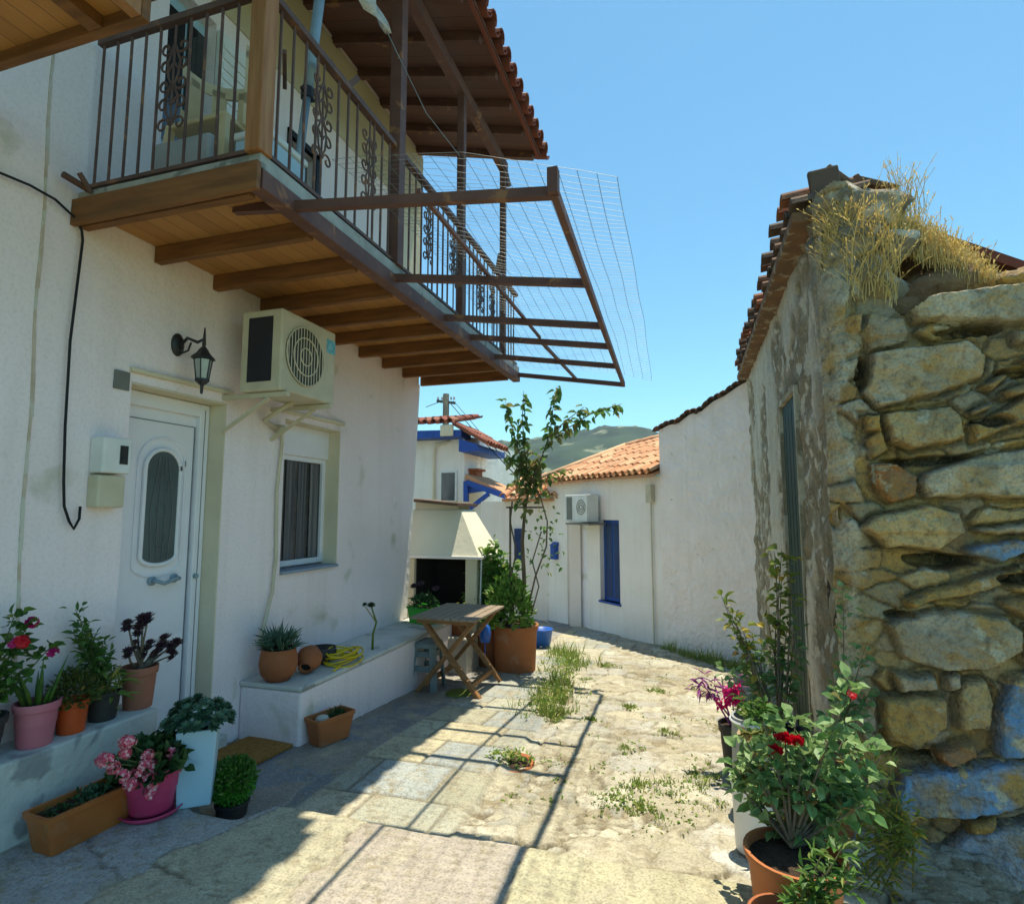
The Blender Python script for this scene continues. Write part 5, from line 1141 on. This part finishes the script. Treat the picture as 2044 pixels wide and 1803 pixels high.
# utility pole and wires
up0=ony(890,860,17);po=thing('utility_pole',(up0.x,17,-1),'wooden utility pole with insulators above the blue trimmed house','utility pole')
b=MB();b.tube([(up0.x,17,-1.5),ony(890,786,17)],[.13,.10],10);b.build('pole','pole_dark',po,smooth=True)
b=MB();b.bar(ony(872,800,17),ony(908,804,17),.08,.08);b.build('cross_arm','pole_dark',po);
b=MB()
for x_ in(874,882,900,906): q=ony(x_,798,17);b.lathe(q,[(0,0),(.04,.02),(.03,.1),(0,.12)],8)
b.build('insulators','pot_grey',po)
b=MB();b.tube([ony(890,795,17),ony(960,875,14),ony(1040,960,10.8)],.012,5);b.tube([ony(905,800,17),ony(965,870,14),ony(1045,955,10.8)],.009,5);b.tube([ony(850,812,17),ony(890,797,17)],.012,5);tag(b.build('overhead_wire','cable_black',origin=up0),'dark overhead wires dropping from the utility pole to the cottage','wire')
# ============================================================ TREES behind
def tree(x,y,zb,h,r,label):
    t=thing('tree',(x,y,zb),label,'tree','trees beyond the houses');b=MB();b.tube([(x,y,zb),(x+.1,y,zb+h*.6)],[.18,.08],7)
    for i in range(5): b.tube([(x+.08,y,zb+h*.45),(x+U(-r,r)*.6,y+U(-r,r)*.6,zb+h*U(.6,.85))],[.06,.02],5)
    b.build('trunk','bark',t);b=MB()
    cl=[(U(-1,1)*r*.6,U(-1,1)*r*.6,h*U(.4,.9),r*U(.3,.55)) for _ in range(11)]
    for i in range(2600):
        c_=random.choice(cl);d_=Vector((random.gauss(0,1),random.gauss(0,1),random.gauss(0,1))).normalized()*c_[3]*U(.6,1);b.leaf((x+c_[0]+d_.x,y+c_[1]+d_.y,zb+c_[2]+d_.z),(U(-1,1),U(-1,1),U(-1,1)),.3,.2)
    b.build('crown','crown_far',t)
q=ony(960,1040,24);tree(q.x,24,-3.2,3.6,1.5,'pale green tree seen between the blue trimmed house and the cottage')
q=ony(905,1000,30);tree(q.x+4.4,34,-3.2,6.3,3,'larger green tree low behind the cottage roof')
# ============================================================ WIRE MESH over pergola
b=MB();Pm=lambda s,t_:Vector((lerp(-1.75,-.27,s)-.1*t_,lerp(2.45,6.25,t_),lerp(3.18,2.86,s)+.10*math.sin(t_*3.1)+.05*math.sin(s*4+t_*5)-.05*t_+ (.1*(1-t_))))
for i in range(17):
    s=i/16;b.tube([Pm(s,k/20)+Vector((.004*math.sin(k*.9+i),0,.006*math.sin(k*1.3+i*.7))) for k in range(21)],.0014,4,False)
for k in range(72):
    t_=k/71;b.tube([Pm(i/8,t_)+Vector((0,.01*math.sin(i+k),.006*math.sin(i*2+k))) for i in range(9)],.0011,4,False)
tag(b.build('wire_mesh','wire',origin=(-1,4,2.9)),'sagging thin wire mesh laid over the brown pergola frame','wire mesh')
# ============================================================ RIGHT PLANTS
# rose in big terracotta
c=(.30,2.30,.05);t=pot('flower_pot',c,.155,.23,'terracotta_bright','large terracotta pot with red rose bush at the lower right',taper=.85,rimh=.14)
T=[ony(p[0]+U(-14,14),p[1]+U(-14,14),2.45+U(-.1,.1)) for p in((1490,1470),(1520,1440),(1560,1430),(1600,1440),(1640,1440),(1680,1470),(1720,1490),(1470,1530),(1500,1560),(1540,1520),(1600,1500),(1650,1530),(1700,1540),(1740,1560),(1560,1580),(1620,1600),(1680,1620),(1530,1620),(1590,1560),(1640,1650),(1720,1610),(1480,1500),(1690,1370),(1760,1500),(1500,1600),(1550,1640),(1600,1650),(1480,1570),(1650,1600),(1700,1680),(1720,1580),(1620,1480))]
bush(t,(c[0],c[1]+.05,.27),T,'leaf_rose',.054,.037,88,'bark',.005,spread=.05,start=.45)
b=MB()
for p,r_ in(((1565,1478),.032),((1590,1482),.026),((1548,1500),.024)):
    q=ony(*p,2.36)
    for i in range(26):
        a=U(0,6.28);e=U(.1,1.4);dd_=Vector((math.cos(a)*math.cos(e),math.sin(a)*math.cos(e)-.3,math.sin(e)));b.leaf(q+dd_*.006,dd_,r_*U(.8,1.2),r_*.9,nrm=Vector((0,-1,.4)),fold=.3,droop=-.3)
b.build('blooms','petal_red',t)
b=MB();q=ony(1700,1385,2.5);cluster(b,q,.012,4,.010);b.build('buds','petal_red',t)
b=MB()
for p in((1495,1465),(1520,1460),(1505,1540),(1480,1545)): 
    for i in range(5): b.leaf(ony(*p,2.4),(U(-1,1),U(-1,.2),U(-.2,.6)),.045,.03)
b.build('young_leaves','leaf_dry',t)
# front small pot
c=(.24,2.04,.05);t=pot('flower_pot',c,.11,.17,'terracotta','smaller terracotta pot with ferny green plant at the bottom right edge',rimh=.2)
bush(t,(c[0],c[1],.2),[ony(*p,2.05) for p in((1640,1700),(1680,1690),(1700,1730),(1660,1750),(1620,1770),(1720,1760),(1600,1790),(1660,1790))],'leaf_mid',.05,.015,170,spread=.04,start=.1)
# feathery shrub at wall
c=(.80,2.80,-.08);t=thing('feathery_shrub',c,'feathery green shrub growing at the foot of the rubble wall','shrub')
bush(t,(c[0],c[1],.15),[ony(*p,2.8) for p in((1700,1560),(1740,1580),(1760,1620),(1720,1640),(1690,1680),(1740,1700),(1780,1690),(1700,1740),(1760,1750),(1660,1600),(1790,1640),(1680,1530),(1720,1790),(1770,1520),(1665,1650),(1800,1740),(1730,1500),(1790,1600),(1700,1600),(1820,1780),(1650,1700),(1750,1800),(1690,1800),(1640,1740))],'leaf_yellowgreen',.05,.011,110,spread=.06,start=.1)
# white pot
c=(.23,3.0,-.09);t=pot('white_pot',c,.095,.31,'pot_white','tall white pot standing behind the red rose bush',taper=.88,rimh=.1)
mound(t,(c[0]+.08,c[1],.22),.13,.2,'leaf_rose',160,.055,.035)
# grey can behind
c=(.27,3.42,-.09);b=MB();t=thing('metal_can',c,'large grey metal can standing behind the white pot','can')
b.lathe(c,[(0,0),(.1,0),(.105,.2),(.1,.43),(.105,.45),(.09,.45),(.09,.38),(0,.37)],24);b.build('body','pot_grey',t,auto=True)
b=MB();b.tube([(c[0]+.105*math.cos(a_),c[1]+.105*math.sin(a_),c[2]+.43) for a_ in np.linspace(0,6.28,24)],.008,6);b.build('rim','pot_white',t)
b=MB()
for i in range(150): b.leaf((c[0]+U(-.06,.12),c[1]+U(-.1,.1),.32+U(0,.1)),(U(-1,1),U(-1,.5),U(-.1,1)),U(.03,.06),.03)
b.build('foliage','leaf_mid',t)
# purple plant
c=(.22,3.9,-.1);t=pot('flower_pot',c,.1,.26,'pot_dark','dark pot of violet strap leaves with a pink bloom by the plaster wall')
b=MB()
for p in [(random.gauss(1425,26),random.gauss(1370,12)) for _ in range(60)]:
    q=ony(*p,3.95);b.leaf(q,(U(-1,1),U(-1,.3),U(-.6,.5)),U(.06,.11),.018)
b.build('foliage','leaf_violet',t);b=MB();q=ony(1463,1388,3.85)
for i in range(90): b.leaf(q+Vector((U(-.04,.04),U(-.03,.03),U(-.05,.05))),(U(-1,1),U(-1,0),U(-1,1)),.035,.028)
q=ony(1440,1400,3.85)
for i in range(30): b.leaf(q+Vector((U(-.04,.04),0,U(-.03,.03))),(U(-1,1),U(-1,0),U(-1,1)),.03,.025)
b.build('blooms','petal_hot',t)
stems(t,(c[0],c[1],.12),[ony(1425,1365,3.95),ony(1400,1360,3.95),ony(1460,1380,3.9),ony(1440,1350,3.95)],'leaf_violet',.005)
# tall leafy rose in front of plaster wall
c=(.45,3.75,-.1);t=pot('flower_pot',c,.13,.3,'pot_dark','dark pot with tall yellow green rose shoots by the green door')
bush(t,(c[0],c[1],.15),[ony(*p,3.85) for p in((1440,1190),(1450,1210),(1465,1230),(1480,1250),(1545,1100),(1560,1095),(1575,1110),(1560,1150),(1550,1200),(1530,1230),(1570,1250),(1500,1260))],'leaf_yellowgreen',.065,.038,24,'bark',.006,spread=.04,start=.55)
bush(t,(c[0],c[1],.15),[ony(*p,3.85) for p in((1480,1300),(1510,1290),(1540,1300),(1560,1320),(1500,1350),(1580,1300),(1575,1350),(1450,1340),(1590,1260))],'leaf_rose',.06,.035,60,'bark',.005,spread=.06,start=.4,lname='lower_foliage')
c=(.62,3.30,-.1);t=pot('flower_pot',c,.1,.22,'terracotta','small pot of sparse rose stems between rubble corner and red rose')
bush(t,(c[0],c[1],.1),[ony(*p,3.2) for p in((1690,1330),(1720,1310),(1670,1350),(1740,1370),(1700,1420),(1660,1430),(1760,1440),(1730,1280),(1680,1160)) ],'leaf_rose',.05,.03,30,'bark',.004,spread=.05,start=.5)
# sunken ring with weeds in the paving
c=(-1.13,3.60,-.117);t=thing('sunken_pot',c,'terracotta rim of a sunken pot with weeds in the paving','flower pot')
b=MB();b.lathe(c,[(.15,-.02),(.155,.006),(.137,.01),(.12,-.01)],24);b.build('rim','terracotta_bright',t,smooth=True);b=MB();b.lathe(c,[(0,.012),(.13,.0)],20);b.build('soil','soil',t)
b=MB()
for i in range(120):
    a=U(0,6.28);k=U(.02,.17);x_,y_=c[0]+k*math.cos(a),c[1]+k*.5*math.sin(a)
    b.leaf((x_,y_,c[2]+U(.0,.07)),(U(-1,1),U(-1,1),U(0,1)),U(.02,.045),.018)
b.build('weeds','weed',t)
# ---- weeds, grass
def tuft(mb,x,y,z,n,h,r,w=.005):
    for i in range(n):
        a=U(0,6.28);k=r*math.sqrt(U(0,1));p=Vector((x+k*math.cos(a),y+k*math.sin(a),z));mb.blade(p,p+Vector((U(-.5,.5)*h,U(-.5,.5)*h,h*U(.5,1.1))),w)
b=MB()
spots=[(1240,1580,.08),(1300,1570,.09),(1380,1600,.09),(1250,1500,.05),(1350,1640,.05),(1255,1415,.05),(1385,1530,.05),(1130,1425,.05),(1310,1380,.05),(1220,1330,.06),(1155,1360,.07),(1240,1605,.05),(1410,1560,.06),(1290,1700-90,.04),(1370,1570,.07),(1330,1465,.05),(1180,1440,.03),(1200,1600,.04)]
for px_,py_,r_ in spots:
    q=onz(px_,py_,-.12);
    if q.y>3.5:
        for _ in range(3): q=onz(px_,py_,GZ(0,q.y)-.02)
    for k in range(5): 
        tuft(b,q.x+U(-r_,r_)*1.6,q.y+U(-r_,r_)*1.6,q.z,26,U(.02,.05),r_*.6,.006)
    for k in range(40): b.leaf((q.x+random.gauss(0,r_),q.y+random.gauss(0,r_),q.z+U(0,.02)),(U(-1,1),U(-1,1),U(.1,.7)),U(.015,.035),.014)
for i in range(430):
    x_=U(-1.05,.62);y_=2.65+5.5*U(0,1)**1.4
    if vnoise(np.array([x_*3.1]),np.array([y_*3.1]),7)[0]<.42: continue
    tuft(b,x_,y_,GZ(0,y_)-.05,7,U(.015,.05),.035,.006)
    for k in range(random.randint(0,14)): b.leaf((x_+random.gauss(0,.035),y_+random.gauss(0,.035),GZ(0,y_)-.03+U(0,.02)),(U(-1,1),U(-1,1),U(.1,.7)),U(.014,.03),.013)
# grass bank along the tub
for g_ in range(46):
    k=U(0,1)**1.2;cx_=lerp(-1.62,-1.15,k**.7)+random.gauss(0,.07);cy_=lerp(7.6,4.5,k)+U(-.1,.1);hh=U(.05,.24)*(1-.35*k);rr_2=U(.03,.12)
    for j in range(random.randint(3,12)):
        tuft(b,cx_+random.gauss(0,rr_2),cy_+random.gauss(0,rr_2*1.3),GZ(0,cy_)-.03,8,hh*U(.5,1.3),.05,U(.005,.011))
    for j in range(random.randint(0,22)): b.leaf((cx_+random.gauss(0,rr_2),cy_+random.gauss(0,rr_2),GZ(0,cy_)+U(0,hh*.6)),(U(-1,1),U(-1,1),U(-.1,1)),U(.02,.06),.02)
for i in range(90):
    k=U(0,1);x_=lerp(.62,-.35,k)+U(-.05,.05)-.06;y_=lerp(7.2,8.4,k);tuft(b,x_,y_,GZ(0,y_)-.02,12,U(.05,.2),.06,.006)
for i in range(110):
    y_=U(4.0,7.4);x_=XR-.12-abs(random.gauss(0,.06));tuft(b,x_,y_,GZ(0,y_)-.02,10,U(.04,.16),.05,.006)
struct(tag(b.build('paving_weeds','weed'),'green weeds and grass growing in the joints of the lane','weeds'),'stuff');
# dry grass on the wall top
b=MB()
def straw(x_,y_,z_,h,lean=(0,0)):
    p=Vector((x_,y_,z_));l=Vector((U(-.35,.35)+lean[0],U(-.3,.15)+lean[1],0));h*=U(.8,1.25)
    pts=[p+l*h*s*s+Vector((0,0,h*(s-.25*s*s*l.length))) for s in(0,.35,.7,1)]
    b.tube(pts,[.002,.0017,.0013,.0008],3,False)
    for k in range(random.randint(2,7)):
        s=U(.55,1);q=pts[2].lerp(pts[3],U(0,1)) if s>.7 else pts[1].lerp(pts[2],U(0,1));b.leaf(q,l+Vector((U(-.5,.5),U(-.5,.5),U(.3,1.2))),U(.012,.03),.006)
for i in range(1500):
    k=U(0,1);p=ony(lerp(1770,1985,k)+random.gauss(0,10),lerp(455,560,k**1.4)+U(-8,30),3.6+U(-.14,.12));straw(p.x,p.y,p.z-.06,U(.06,.26)*(1.15-.5*k)*(.6+.4*math.sin(k*23)**2))
for i in range(170):
    p=ony(U(1690,1800),U(470,615),3.38+U(-.05,.03));straw(p.x,p.y,p.z,U(.08,.3),(U(-.6,.5),-.25))
for i in range(110):
    p=ony(U(1640,1700),U(430,560),3.4);straw(p.x,p.y,p.z,U(.06,.16),(U(-1,.6),-.3))
for i in range(46):
    p=ony(U(1780,1850),U(420,450),3.6);straw(p.x,p.y,p.z,U(.2,.34))
struct(tag(b.build('dry_grass','straw'),'golden dry grass growing over the broken top of the stone wall','dry grass'),'stuff')
b=MB();b.box((-1500,-40,-4.2),(1500,1200,135));hz=struct(b.build('haze','plaster'),'stuff')
m,nt_,N_,L_=nm('haze_air');o_=N_('ShaderNodeOutputMaterial');v_=N_('ShaderNodeVolumePrincipled');v_.inputs['Color'].default_value=(.75,.85,.95,1);v_.inputs['Density'].default_value=.0003;v_.inputs['Anisotropy'].default_value=.2
L_(v_.outputs[0],o_.inputs['Volume']);hz.data.materials[0]=m;hz.visible_shadow=True
S.cycles.use_denoising=True
